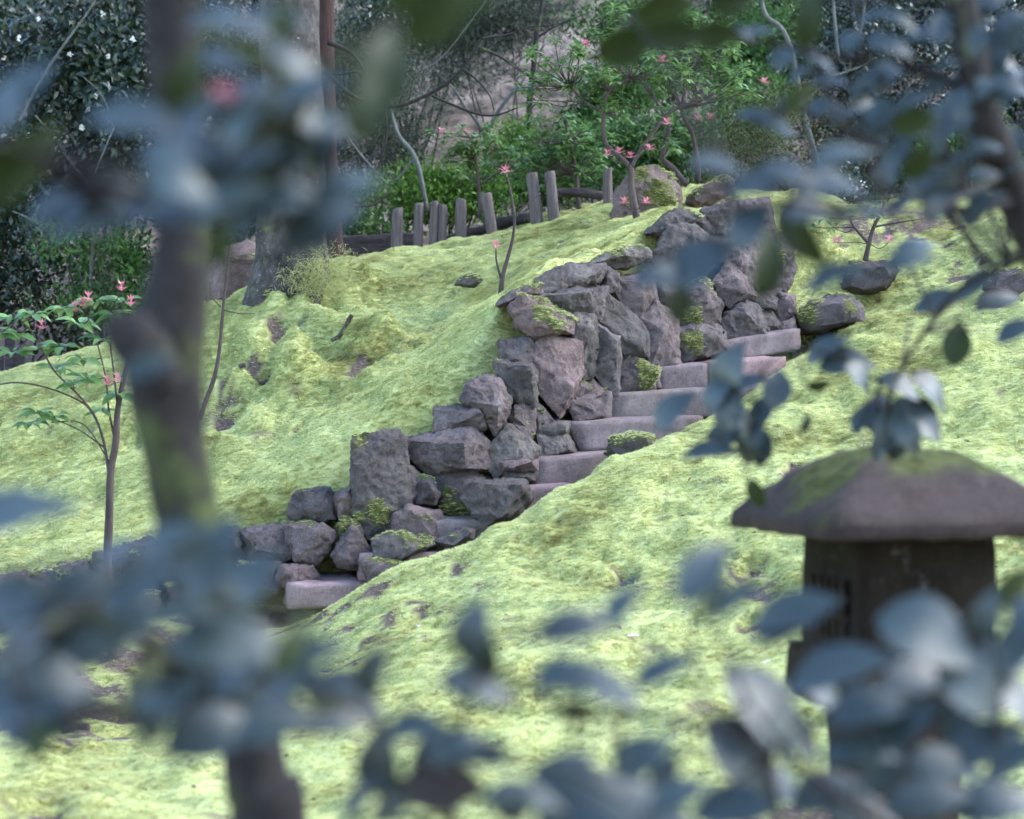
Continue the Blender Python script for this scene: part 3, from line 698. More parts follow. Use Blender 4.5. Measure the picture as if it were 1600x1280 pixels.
lantern.rotation_euler = (math.radians(-2.0), 0, 0)     # the old lantern leans back a little

# ------------------------------------------------------------------ wooden stakes and timbers
ords = ['first', 'second', 'third', 'fourth', 'fifth', 'sixth', 'seventh', 'eighth', 'ninth']
POSTS = [((621, 326), (620, 393), 18, 'squared grey stake, first in the row counting from the pale tree trunk'), ((655, 318), (652, 393), 15, 'narrow grey stake, second in the row counting from the pale tree trunk'),
         ((679, 316), (676, 393), 14, 'pale edged stake leaning on its darker twin, third from the tree trunk'), ((692, 320), (690, 392), 14, 'darker stake pressed against the third one, fourth from the tree trunk'),
         ((720, 312), (720, 388), 18, 'lone upright stake, fifth in the row, just before the leaning one'), ((759, 302), (773, 378), 18, 'strongly tilted stake standing apart in the middle of the row'),
         ((831, 272), (841, 352), 19, 'tall round topped stake, taller pair, the one nearer the tilted stake'), ((859, 270), (867, 346), 18, 'tall round topped stake, taller pair, the one nearer the split log'),
         ((949, 263), (950, 328), 15, 'thin far stake standing beside the yellow mossed boulder')]
for k, (a, b_, w, lab) in enumerate(POSTS):
    Yp = 17.8 if k < 6 else 17.5
    mb = MB(); p0 = at(b_[0], b_[1] + 14, Yp); p1 = at(a[0], a[1], Yp); r = w / 2 * Yp / F
    tube(mb, [(p0.x, p0.y, p0.z, r * 1.04), *[tuple(p0.lerp(p1, t)) + (r * (1.03 - .06 * t),) for t in (.3, .6, .9)], tuple(p1) + (r * .9,)], segs=10, rough=.10, n=3, seed=k, freq=12)
    tz = max(v[2] for v in mb.v); sa = R.uniform(0, 6.28); sl_ = R.uniform(.12, .4)
    mb.v = [(v[0], v[1], v[2] + ((v[0] - p1.x) * math.cos(sa) + (v[1] - p1.y) * math.sin(sa)) * sl_ + R.uniform(-.006, .006)) if v[2] > tz - .05 else v for v in mb.v]
    o = new_obj('wooden_stake', mb.v, mb.f, M['post'], None, True); tag(o, lab, 'stake', 'wooden stakes along the top of the slope')
def log(name, label, pts, Y, w, mat='log', rough=.22, seed=1, snap=0):
    pp = pxpath(pts, Y, w)
    if snap: pp = [(p[0], p[1], float(gz(np.array(p[0]), np.array(p[1]))) + p[3] * .25 + snap * k, p[3]) for k, p in enumerate(pp)]
    mb = MB(); tube(mb, pp, segs=10, rough=rough, n=5, seed=seed, freq=9)
    return tag(new_obj(name, mb.v, mb.f, M[mat], None, True), label, 'log')
bm = bmesh.new(); bmesh.ops.create_cube(bm, size=1.0); bmesh.ops.subdivide_edges(bm, edges=bm.edges[:], cuts=9, use_grid_fill=True)
pa, pb = at(500, 386, 18.15), at(655, 378, 18.15)
for v in bm.verts:
    co = pa.lerp(pb, v.co.x + .5) + Vector((0, v.co.y * .16, (v.co.z) * .135)); q = noise.fractal(Vector((co.x * 4, co.y * 16, co.z * 22)), .8, 2.0, 3); v.co = co + Vector((0, q * .008, q * .01))
tag(bm_obj('timber_beam', bm, M['log']), 'dark squared timber lying between the red trunk and the first stake', 'timber')
log('fallen_log', 'split dark log lying behind the tall pair of stakes', [(862, 306), (885, 300), (920, 303), (960, 310)], 18.0, 15, seed=5, rough=.4)
log('fallen_log', 'mossy log on the ground behind the tilted stake', [(700, 378), (745, 362), (790, 348), (830, 340)], 18.2, 17, 'bark_dark', seed=8, rough=.4)
log('fallen_log', 'short pinkish stick lying in the shaded hollow in front', [(98, 1148), (118, 1158), (140, 1170)], 9.7, 16, 'bark_twig', seed=9, snap=.004)
log('exposed_root', 'curved bare root emerging from moss right of the pale trunk', [(518, 500), (533, 492), (545, 478), (550, 465)], 15.0, 7, 'bark_twig', .1, snap=.012)
log('exposed_root', 'short broken root in the bare soil hollow on the slope', [(392, 604), (405, 598), (420, 592), (421, 597)], 14.5, 6, 'bark_twig', .1, snap=.015)
log('exposed_root', 'stubby upright root end in the bare soil hollow', [(374, 608), (378, 595), (384, 582)], 14.5, 7, 'bark_twig', .1, snap=.015)
fence = thing('board_fence', 'low dark weathered board fence behind the flowering shrub', 'fence', at(60, 560, 17.8))
for k in range(6):
    x0 = -60 + k * 17 + R.uniform(-2, 2); mb = MB(); yt = R.uniform(520, 548)
    a, b_ = at(x0, 600, 17.8), at(x0 + 14, yt, 17.8)
    v = [(x, y, z) for x in (a.x, b_.x) for y in (17.8, 17.83) for z in (a.z, b_.z)]
    mb.add(v, [(0, 1, 3, 2), (4, 6, 7, 5), (0, 4, 5, 1), (2, 3, 7, 6), (0, 2, 6, 4), (1, 5, 7, 3)]); mb.build('board', M['log'], fence, False)

# ------------------------------------------------------------------ leaves for shrubs and crowns
def leaf_quads(P, D, Nn, Ls, Wd, bend=.12):
    """arrays of leaf base points, directions, normals, lengths, widths -> pointed folded leaves (6 verts, 4 tris as 2 quads)"""
    Sd = np.cross(D, Nn); Sd /= np.linalg.norm(Sd, axis=1, keepdims=True) + 1e-9
    Ls = Ls[:, None]; Wd = Wd[:, None]
    b0 = P; m1 = P + D * Ls * .5 + Nn * Ls * bend * .3; t = P + D * Ls - Nn * Ls * bend
    l = P + D * Ls * .45 + Sd * Wd + Nn * Wd * .35; r = P + D * Ls * .45 - Sd * Wd + Nn * Wd * .35
    V = np.stack([b0, l, t, r, m1], 1).reshape(-1, 3); k = np.arange(len(P))[:, None] * 5
    Fc = np.concatenate([np.concatenate([k, k + 4, k + 1], 1), np.concatenate([k + 1, k + 4, k + 2], 1), np.concatenate([k, k + 3, k + 4], 1), np.concatenate([k + 4, k + 3, k + 2], 1)], 0)
    return V, Fc

def rand_dirs(n, up=0.2):
    d = RNG.normal(size=(n, 3)); d[:, 2] += up; return d / np.linalg.norm(d, axis=1, keepdims=True)

def leaf_cloud(name, blobs, n, size, mat, root, ratio=.36, up=.25, clump=14):
    """blobs: list of (center, (rx,ry,rz)); leaves gathered in sprays so that gaps stay open"""
    vol = np.array([b[1][0] * b[1][1] * b[1][2] for b in blobs]) ** .75; vol /= vol.sum()
    nc = max(4, n // clump); which = RNG.choice(len(blobs), nc, p=vol)
    d = rand_dirs(nc, .15); rad = RNG.random(nc) ** .45
    Ce = np.array([tuple(blobs[i][0]) for i in which]); Ra = np.array([blobs[i][1] for i in which])
    cc = Ce + d * rad[:, None] * Ra
    rep = np.repeat(np.arange(nc), clump); m = len(rep)
    P = cc[rep] + RNG.normal(size=(m, 3)) * size * 1.25
    D = rand_dirs(m, up) + d[rep] * .5; D /= np.linalg.norm(D, axis=1, keepdims=True)
    Nn = rand_dirs(m, .9); Nn -= D * (Nn * D).sum(1, keepdims=True); Nn /= np.linalg.norm(Nn, axis=1, keepdims=True) + 1e-9
    Ls = size * RNG.uniform(.7, 1.3, m); V_, Fc = leaf_quads(P, D, Nn, Ls, Ls * ratio * .5)
    o = new_obj(name, V_, Fc, mat, None, True); adopt(o, root); return o, cc

def shrub(name, label, cpx, cpy, rx, ry, Y, size, n, mat, base=None, group='shrubs behind the mossy slope', stems=5, bark='bark_dark', blobs=5, ratio=.4, cat='shrub', depth=None, clump=14, seed=1, twigs=8):
    rr = random.Random(seed * 31 + int(cpx)); s = Y / F
    c = at(cpx, cpy, Y); dep = depth or (rx + ry) / 2 * s
    bl = []
    for k in range(blobs + 3):
        bl.append((c + Vector((rr.uniform(-.68, .68) * rx * s, rr.uniform(-.5, .5) * dep, rr.uniform(-.68, .66) * ry * s)), (rx * s * rr.uniform(.38, .62), dep * .5, ry * s * rr.uniform(.35, .55))))
    bx_ = (base if base is not None else cpx); b0 = at(bx_, cpy, Y); gz0 = float(gz(np.array(b0.x), np.array(Y)))
    root = thing(name, label, cat, (b0.x, Y, gz0), group)
    o, cc = leaf_cloud('foliage', bl, int(n * 2.4), size * 1.25, mat, root, ratio * 1.1, clump=clump); o['kind'] = 'stuff'
    mb = MB()
    for k in range(stems):
        tgt = bl[k % len(bl)][0]; a = Vector((b0.x + rr.uniform(-.12, .12), Y + rr.uniform(-.1, .1), gz0 - .05))
        mid = a.lerp(tgt, .5) + Vector((rr.uniform(-.15, .15), rr.uniform(-.1, .1), .1)); r0 = .013 * (ry * s + .4)
        tube(mb, [tuple(a) + (r0,), tuple(mid) + (r0 * .7,), tuple(tgt) + (r0 * .35,)], 6, n=4)
        for j in range(twigs // stems + 1):
            q = Vector(cc[rr.randrange(len(cc))]); tube(mb, [tuple(mid.lerp(tgt, rr.random())) + (r0 * .3,), tuple((mid + q) / 2 + Vector((0, 0, rr.uniform(-.1, .12)))) + (r0 * .22,), tuple(q) + (r0 * .1,)], 4, n=3)
    mb.build('stem', M[bark], root)
    return root

b1 = shrub('camellia_bush', 'dark glossy evergreen bush dotted with white flowers, upper corner', 100, 170, 190, 230, 19.6, .062, 7000, M['leaf_dark'], seed=1, blobs=9, stems=6, twigs=22)
for px, py in [(110, 85), (170, 88), (5, 212), (45, 212), (128, 200), (208, 62), (160, 22), (60, 30), (30, 60), (150, 150), ]:
    c = at(px, py, 18.75 + R.uniform(-.1, .1)); k = 9; D = rand_dirs(k, .2); D[:, 1] -= .5; D /= np.linalg.norm(D, axis=1, keepdims=True)
    Nn = np.cross(D, rand_dirs(k)); Nn /= np.linalg.norm(Nn, axis=1, keepdims=True); Ls = np.full(k, .03); v, f = leaf_quads(np.tile(np.array(c), (k, 1)), D, Nn, Ls, Ls * .45, .3)
    adopt(new_obj('flower', v, f, M['white']), b1)
shrub('leafy_shrub', 'yellowish green low shrub below the white flowering bush', 165, 425, 95, 85, 17.9, .042, 1500, M['leaf_mid'], seed=2, blobs=5)
shrub('leafy_shrub', 'dark shrub in deep shade at the frame edge behind the boards', 20, 440, 150, 110, 18.8, .05, 2600, M['leaf_dark'], seed=3, blobs=6)
shrub('leafy_shrub', 'dark evergreen shrub seen between the blurred trunk and pale tree', 360, 130, 110, 210, 20.2, .055, 3800, M['leaf_dark'], seed=4, blobs=8)
shrub('leafy_shrub', 'shaded shrub behind the dark grey boulder', 340, 360, 90, 60, 18.0, .045, 1500, M['leaf_dark'], seed=14, blobs=5)
shrub('conifer_bush', 'feathery grey green conifer behind the curving bare branch', 590, 170, 110, 190, 20.6, .055, 5200, M['needle'], seed=5, ratio=.10, blobs=9, clump=40, bark='bark_grey', twigs=16, cat='conifer')
shrub('conifer_bush', 'dark hanging conifer foliage along the top above the bare slope', 800, 20, 170, 60, 23.5, .07, 4200, M['needle'], seed=6, ratio=.10, blobs=8, clump=40, cat='conifer')
shrub('leafy_shrub', 'bright fresh green low shrub behind the row of stakes', 700, 310, 120, 50, 20.2, .036, 3600, M['leaf_bright'], seed=7, blobs=8)
shrub('leafy_shrub', 'bright green mounded shrub behind the tall pair of stakes', 880, 250, 120, 65, 20.8, .04, 4000, M['leaf_bright'], seed=8, blobs=8)
shrub('leafy_shrub', 'glossy mid green shrub behind the yellow mossed boulder', 1010, 240, 110, 75, 19.2, .042, 3000, M['leaf_mid'], seed=9, blobs=7)
shrub('heath_shrub', 'fine twiggy olive shrub above the rocks at the wall top', 1235, 225, 140, 100, 18.9, .022, 6000, M['heath'], seed=10, ratio=.22, blobs=8, clump=24, twigs=26, bark='bark_twig')
shrub('leafy_shrub', 'green shrub at the top edge behind the twiggy olive shrub', 1130, 55, 130, 100, 21.5, .05, 3200, M['leaf_mid'], seed=11, blobs=7)
shrub('leafy_shrub', 'dark background shrub behind the leaning tree with red brown litter', 1390, 120, 170, 190, 22.0, .055, 3200, M['leaf_dark'], seed=12, blobs=8, twigs=20, bark='bark_grey')
shrub('leafy_shrub', 'olive shrub in shade on the rise beside the leaning tree', 1480, 250, 120, 70, 19.0, .045, 1800, M['leaf_mid'], seed=13, blobs=6)
shrub('leafy_shrub', 'dense dark shrub at the frame edge behind the leaning tree', 1640, 180, 120, 170, 20.0, .055, 3200, M['leaf_dark'], seed=15, blobs=8)
shrub('leafy_shrub', 'dim shrub filling the gap behind the red brown trunk', 470, 250, 90, 150, 21.5, .05, 3000, M['needle'], seed=16, blobs=7)
shrub('leafy_shrub', 'dusky shrub on the far slope above the bright green shrubs', 640, 60, 150, 90, 26.0, .07, 3000, M['needle'], seed=17, blobs=7, ratio=.14, clump=30)
shrub('leafy_shrub', 'dim evergreen on the far slope behind the twiggy olive shrub', 1260, 30, 180, 90, 26.0, .08, 3000, M['leaf_dark'], seed=18, blobs=7)
shrub('leafy_shrub', 'dark low shrub in the shade above the flat topped rock', 1320, 320, 90, 45, 17.9, .035, 1600, M['leaf_dark'], seed=19, blobs=5)
shrub('leafy_shrub', 'deep shade evergreen far behind the white flowering bush', 200, 60, 260, 200, 24.5, .08, 4500, M['leaf_dark'], seed=20, blobs=9)
shrub('leafy_shrub', 'sparse dusky shrub at the foot of the bare far slope', 560, 330, 70, 60, 19.6, .035, 1600, M['leaf_mid'], seed=21, blobs=5)

shrub('leafy_shrub', 'fresh green shrub under the top edge between dark trunk and flowering shrub', 985, 55, 110, 75, 22.5, .045, 2600, M['leaf_mid'], seed=31, blobs=7)
shrub('leafy_shrub', 'soft green shrub filling the gap behind the forked flowering shrub', 960, 160, 90, 60, 20.6, .042, 1700, M['leaf_mid'], seed=32, blobs=6)
shrub('leafy_shrub', 'green shrub between the twiggy olive shrub and the far slope', 1140, 170, 100, 80, 20.8, .042, 2300, M['leaf_mid'], seed=33, blobs=6)
shrub('leafy_shrub', 'dark green shrub against the slope behind the lichen covered stems', 590, 70, 90, 100, 22.8, .05, 2200, M['leaf_dark'], seed=34, blobs=7)

shrub('leafy_shrub', 'black green thicket at the top corner behind the leaning tree', 1540, 60, 170, 150, 23.5, .06, 4200, M['leaf_dark'], seed=41, blobs=9)
shrub('leafy_shrub', 'shadowy thicket behind the shiny leaves near the top edge', 1330, 150, 130, 120, 23.0, .055, 3200, M['leaf_dark'], seed=42, blobs=8)
shrub('conifer_bush', 'dark conifer standing against the pale slope near the red trunk', 640, 20, 120, 90, 24.0, .06, 4200, M['needle'], seed=43, blobs=8, ratio=.11, clump=36, cat='conifer')

# ------------------------------------------------------------------ background trees
def crown_cloud(root, c, r, n, size, mat, k=10, seed=1):
    rr = random.Random(seed); bl = [(Vector(c) + Vector((rr.uniform(-.7, .7) * r[0], rr.uniform(-.7, .7) * r[1], rr.uniform(-.6, .6) * r[2])), (r[0] * .4, r[1] * .4, r[2] * .35)) for _ in range(k)]
    o = leaf_cloud('crown', bl, n, size, mat, root, .4)[0]; o['kind'] = 'stuff'; return o

tb = at(455, 468, 15.8); tree = thing('pale_barked_tree', 'thick pale barked tree trunk with a mossy foot on the slope', 'tree', tb)
mb = MB(); tube(mb, pxpath([(450, 560, 200), (452, 500, 170), (452, 470, 146), (453, 440, 130), (455, 400, 118), (457, 330, 106), (458, 220, 98), (455, 60, 92), (452, -200, 86), (450, -700, 66)], 15.8, 90), 26, .12, 8, 3, 5)
mb.build('trunk', M['bark_big'], tree)
mb = MB()
for k in range(5):
    a = at(455, -150 - 90 * k, 15.8); d = rand_dirs(1, .3)[0]; e = a + Vector((d[0] * 2.2, d[1] * 1.6, .6 + .3 * k))
    tube(mb, [tuple(a) + (.06,), tuple(a.lerp(e, .5) + Vector((0, 0, .2))) + (.04,), tuple(e) + (.015,)], 7, n=4)
mb.build('branch', M['bark_big'], tree)
crown_cloud(tree, (tb.x - .6, 16.8, CAMZ + 5.6), (3.0, 2.6, 1.6), 8000, .13, M['leaf_dark'], seed=2)
# moss cushions at the foot
fb = [(at(470 + 14 * k, 440 - 7 * k + (k % 2) * 18, 15.52), (.10, .06, .10)) for k in range(5)]
leaf_cloud('hanging_moss', fb, 2600, .045, M['moss'], tree, .07, up=-.2, clump=30)[0]['kind'] = 'stuff'
for k, (poly, Yk) in enumerate([([(385, 540), (396, 480), (415, 448), (440, 440), (455, 470), (460, 540)], 15.6)]):
    cx = sum(p[0] for p in poly) / len(poly); cy = sum(p[1] for p in poly) / len(poly); pts = []
    for x, y in poly: pts += [at(x, y, Yk), at(cx + (x - cx) * .9, cy + (y - cy) * .9, Yk + .3), at(cx + (x - cx) * .55, cy + 15 + (y - cy) * .6, Yk - .10)]
    rock('moss_cushion', pts, tree, M['stone'], 70 + k, .05, .04, 1.9)

rt_ = at(518, 390, 17.0); rtree = thing('red_barked_tree', 'slim reddish brown trunk standing just behind the pale tree', 'tree', rt_)
mb = MB(); tube(mb, pxpath([(524, 402, 46), (519, 380, 38), (514, 300, 34), (509, 200, 33), (507, 100, 33), (506, 0, 32), (503, -300, 28)], 17.0, 30), 14, .12, 6, 4, 6); mb.build('trunk', M['bark_red'], rtree)
mb = MB()
for pts in [[(512, 66, 9), (545, 80, 7), (560, 95, 5), (575, 120, 3)], [(497, 104, 8), (530, 132, 7), (555, 152, 7), (590, 164, 7), (625, 165, 7), (660, 152, 6), (695, 132, 6), (725, 105, 5), (745, 75, 4), (752, 60, 3)], [(675, 150, 4), (710, 165, 4), (745, 178, 4), (775, 180, 3), (810, 168, 2)],
            [(500, 112, 5), (530, 116, 4), (560, 112, 3)], [(600, 165, 4), (604, 205, 3), (598, 240, 3), (590, 262, 2)], [(530, 318, 4), (555, 322, 4), (585, 320, 3), (612, 300, 2)], [(752, 60, 4), (790, 55, 3), (830, 42, 2), (870, 40, 2)], [(752, 75, 4), (780, 88, 4), (805, 105, 3), (822, 118, 2)], [(720, 105, 3), (745, 125, 3), (765, 150, 2), (772, 172, 2)], [(540, 140, 4), (538, 110, 3), (545, 90, 2)]]:
    tube(mb, pxpath(pts, 16.6, 4), 6, 0, 6)
mb.build('branch', M['bark_dark'], rtree)
crown_cloud(rtree, (rt_.x + .6, 18.6, CAMZ + 5.2), (2.6, 2.0, 1.4), 6000, .13, M['leaf_dark'], seed=5)

def bare_tree(name, label, paths, Y, bark, cat='tree', group=None):
    v0 = at(paths[0][0][0], paths[0][0][1], Y); root = thing(name, label, cat, v0, group)
    paths = [[(q[0], q[1], q[2] * .72) for q in p] for p in paths]
    mb = MB(); tube(mb, pxpath(paths[0], Y, 5), 8, .15, 6, 2, 14); mb.build('trunk', M[bark], root)
    if len(paths) > 1:
        mb = MB()
        for p in paths[1:]: tube(mb, pxpath(p, Y, 3), 6, 0, 6)
        mb.build('branch', M[bark], root)
    return root
bare_tree('bare_tree', 'pale forked leafless tree in front of the bare far slope', [[(760, 330, 12), (760, 270, 11), (760, 215, 10), (770, 190, 9), (785, 165, 8), (805, 140, 7), (822, 120, 4)], [(758, 215, 9), (745, 190, 8), (725, 165, 6), (710, 140, 4), (690, 120, 3)], [(770, 190, 4), (770, 160, 3), (755, 130, 3)], [(790, 175, 3), (820, 190, 2), (835, 185, 2)]], 21.5, 'bark_grey')
bare_tree('dark_trunk_tree', 'short dark upright trunk against the bare far slope', [[(826, 300, 15), (826, 205, 14), (828, 160, 14), (832, 120, 13), (838, 60, 11), (850, -30, 9), (870, -300, 6)], [(828, 120, 6), (812, 108, 4), (790, 90, 3)], [(838, 60, 5), (870, 40, 4), (920, 20, 2)]], 21.0, 'bark_dark')
bare_tree('bare_tree', 'white lichen covered bare stems slanting beside the conifer', [[(668, 330, 10), (650, 250, 10), (625, 215, 9), (612, 180, 8), (608, 150, 7), (590, 100, 4)], [(648, 248, 6), (610, 285, 5), (575, 255, 5), (545, 215, 4), (535, 190, 3)], [(585, 262, 6), (570, 280, 5), (560, 305, 3)], [(612, 180, 4), (640, 120, 3), (690, 90, 3), (760, 0, 3)]], 19.8, 'bark_grey')
bare_tree('bare_sapling', 'thin pale leafless sapling arching across the white flowering bush', [[(145, 520, 8), (142, 440, 8), (145, 380, 7), (140, 300, 5), (165, 230, 4), (178, 200, 3)], [(145, 300, 3), (120, 265, 3), (100, 240, 2)], [(178, 200, 3), (160, 150, 3), (130, 120, 2)], [(30, 190, 8), (60, 130, 7), (100, 70, 6), (140, 15, 5), (160, -20, 4)], [(20, 330, 3), (60, 350, 3), (110, 395, 2), (130, 440, 2)], [(55, 180, 4), (75, 202, 3), (95, 206, 2)]], 17.8, 'bark_grey')
bare_tree('bare_sapling', 'thin leafless sapling rising from the moss beside the blurred trunk', [[(312, 655, 11), (322, 625, 10), (335, 590, 9), (343, 545, 8), (348, 490, 7), (355, 420, 5), (360, 380, 3)], [(345, 480, 3), (330, 462, 3), (328, 440, 2)], [(350, 485, 3), (375, 490, 2), (398, 490, 2)]], 13.6, 'bark_twig')
bare_tree('bare_tree', 'leaning grey stems behind the shiny leaves near the top edge', [[(1300, 330, 14), (1262, 200, 12), (1230, 60, 11), (1195, 20, 9), (1185, -60, 8)], [(1310, 90, 8), (1305, 40, 7), (1300, -20, 6)], [(1262, 130, 6), (1330, 110, 5), (1370, 90, 4)], [(1340, 60, 6), (1350, 20, 6), (1345, -30, 5)]], 20.0, 'bark_grey')

# ------------------------------------------------------------------ pieris shrubs with red young leaves
def whorl(c, n, ln, wd, up=.5, spread=1.0):
    c = np.array(c); D = rand_dirs(n, up) ; a = np.linspace(0, 2 * math.pi, n, endpoint=False) + RNG.random()
    D = np.stack([np.cos(a) * spread, np.sin(a) * spread, up + RNG.uniform(-.35, .35, n)], 1); D /= np.linalg.norm(D, axis=1, keepdims=True)
    Nn = np.stack([-D[:, 0] * .6, -D[:, 1] * .6, np.ones(n)], 1); Nn -= D * (Nn * D).sum(1, keepdims=True); Nn /= np.linalg.norm(Nn, axis=1, keepdims=True)
    Ls = ln * RNG.uniform(.7, 1.15, n)
    return leaf_quads(np.tile(c, (n, 1)) + D * .004, D, Nn, Ls, Ls * wd, .14)

def pieris(label, trunks, spots, reds, Y, lsize=.05, per=3, name='pieris_shrub', spread=.11, reds_sz=.056):
    base = at(trunks[0][0][0], trunks[0][0][1], Y); root = thing(name, label, 'shrub', base, 'flowering shrubs with red young leaves')
    mb = MB(); nodes = []
    for t in trunks:
        pp = pxpath(t, Y, 5); tube(mb, pp, 8, .08, 6); nodes += [Vector(p[:3]) for p in pp]
    mb.build('stem', M['bark_twig'], root)
    vs, fs, n = [], [], 0; tw = MB()
    def join(p, r=.003):
        q = min(nodes, key=lambda a: (a - p).length + max(0, a.z - p.z) * 2); m_ = (q + p) / 2 + Vector((R.uniform(-.03, .03), R.uniform(-.03, .03), R.uniform(-.05, .01)))
        tube(tw, [tuple(q) + (r * 1.6,), tuple(m_) + (r * 1.2,), tuple(p) + (r * .7,)], 5, n=3)
    for s in spots:
        c = at(s[0], s[1], Y + R.uniform(-.25, .25))
        for k in range(per * 2 + 1):
            p = c + Vector((R.gauss(0, spread), R.gauss(0, spread), R.gauss(0, spread * .7))); join(p)
            for lvl in range(2):
                v, f = whorl(p + Vector((0, 0, -.02 * lvl)), R.randint(7, 10), lsize * R.uniform(1.25, 1.8), .19, up=.35 - .5 * lvl); vs.append(v); fs.append(f + n); n += len(v)
    if vs:
        o = new_obj('foliage', np.concatenate(vs), np.concatenate(fs), M['leaf_pieris']); adopt(o, root)
    for px, py in reds:
        p = at(px, py, Y - .15 if not isinstance(Y, tuple) else Y); join(p, .0025); v1, f1 = whorl(p, 15, reds_sz, .10, up=.35); v2, f2 = whorl(p + Vector((0, 0, .012)), 11, reds_sz * .8, .11, up=1.1)
        adopt(new_obj('red_leaf_rosette', np.concatenate([v1, v2]), np.concatenate([f1, f2 + len(v1)]), M['red']), root)
    if tw.v: tw.build('twig', M['bark_twig'], root)['kind'] = 'stuff'
    return root
pieris('forked flowering shrub with crooked bare stem in front of the yellow mossed boulder', [[(998, 358, 13), (992, 325, 11), (986, 290, 10), (985, 263, 9), (965, 243, 8), (946, 222, 7), (943, 175, 6), (952, 142, 5), (985, 122, 4)], [(985, 263, 7), (1003, 232, 6), (1038, 184, 6), (1065, 166, 5), (1090, 160, 4)], [(943, 175, 5), (915, 160, 4), (890, 135, 3)]],
       [(905, 105), (865, 100), (945, 145), (1010, 110), (1045, 120), (1078, 130), (960, 75), (920, 70), (880, 125), (930, 120), (985, 135), (850, 120), (1055, 100)], [(1035, 97), (915, 72), (1042, 195), (950, 243), (985, 247), (1015, 235), (1010, 318), (975, 318), (968, 240)], 15.7, .052, 3)
pieris('flowering shrub on two crooked stems just past the yellow mossed boulder', [[(1074, 290, 10), (1050, 262, 9), (1035, 245, 8), (1045, 200, 6), (1020, 150, 4)], [(1090, 285, 9), (1090, 255, 8), (1082, 210, 7), (1065, 170, 5), (1080, 110, 4)]],
       [(1090, 80), (1130, 60), (1100, 30), (1050, 40), (1010, 50), (970, 30), (1040, 210), (1150, 100), (1120, 120)], [(1110, 186), (1090, 188), (1195, 130)], 16.9, .055, 4, spread=.13)
pieris('slender flowering sapling with pink tips standing alone in the moss', [[(782, 462, 9), (786, 430, 7), (800, 378, 5), (804, 340, 4), (798, 300, 3), (792, 272, 2)], [(800, 345, 3), (820, 322, 2), (845, 302, 2)], [(784, 440, 4), (776, 410, 3), (775, 390, 2)]], [], [(775, 387), (790, 270)], 14.5, .04, 2)
pieris('leafy flowering shrub behind the stakes in front of the bare slope', [[(750, 340, 6), (748, 290, 5), (742, 240, 4), (735, 215, 3)], [(748, 290, 4), (790, 262, 3)]], [(720, 235), (755, 245), (700, 225), (780, 255), (740, 225)], [(690, 208), (730, 208)], 18.6, .052, 4, spread=.1)
pieris('glossy leaved shrub rising behind the tall pair of stakes', [[(905, 330, 8), (900, 270, 7), (890, 220, 5), (880, 180, 4)]], [(870, 215), (905, 205), (850, 240), (925, 235), (885, 245), (860, 265)], [], 18.4, .055, 5, spread=.13)
pieris('twisted little flowering shrub growing between rocks above the stair', [[(1352, 408, 9), (1358, 380, 7), (1365, 355, 6), (1378, 330, 5), (1382, 312, 3)], [(1358, 382, 5), (1335, 355, 4), (1328, 342, 3)], [(1365, 355, 4), (1390, 350, 3), (1440, 342, 2)]], [(1285, 350), (1370, 320)], [(1308, 380), (1390, 378)], 15.7, .045, 1, spread=.05)

# ------------------------------------------------------------------ big single leaves (near plants)
def leaf_mesh(name, ratio, curl, fold, mat, seed=1):
    rr = random.Random(seed); n = 8; v, f = [], []
    for i in range(n + 1):
        t = i / n; w = ratio * .5 * (math.sin(math.pi * t ** .85) ** .8) * (1 - .25 * t ** 4)
        z = -curl * (t - .35) ** 2 + rr.uniform(-.006, .006)
        for s in (-1, -.5, 0, .5, 1):
            v.append((t, s * w, z + fold * abs(s) * w + (.012 * math.sin(t * 19 + s * 2) * abs(s))))
    for i in range(n):
        for k in range(4):
            a = i * 5 + k; f.append((a, a + 1, a + 6, a + 5))
    m = bpy.data.meshes.new(name); m.from_pydata(v, [], f); m.materials.append(mat); m.polygons.foreach_set('use_smooth', [True] * len(m.polygons)); m.update(); return m
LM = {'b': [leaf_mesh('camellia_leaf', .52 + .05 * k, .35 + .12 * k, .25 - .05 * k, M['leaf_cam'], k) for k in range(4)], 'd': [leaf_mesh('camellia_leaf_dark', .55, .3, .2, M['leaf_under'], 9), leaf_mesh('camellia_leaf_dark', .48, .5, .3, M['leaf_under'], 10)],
      'p': [leaf_mesh('pieris_leaf', .36 + .04 * k, .3 + .2 * k, .25, M['leaf_pieris'], 20 + k) for k in range(3)]}

def put_leaf(root, base, axis, normal, ln, kind, name='leaf'):
    m = R.choice(LM[kind]); o = bpy.data.objects.new(name, m); C.objects.link(o)
    x = axis.normalized(); z = (normal - x * normal.dot(x)).normalized(); y = z.cross(x)
    mt = Matrix((x, y, z)).transposed().to_4x4() ; mt.translation = base - root.location
    o.parent = root; o.matrix_local = mt @ Matrix.Diagonal((ln, ln * R.uniform(.9, 1.15), ln, 1))
    return o

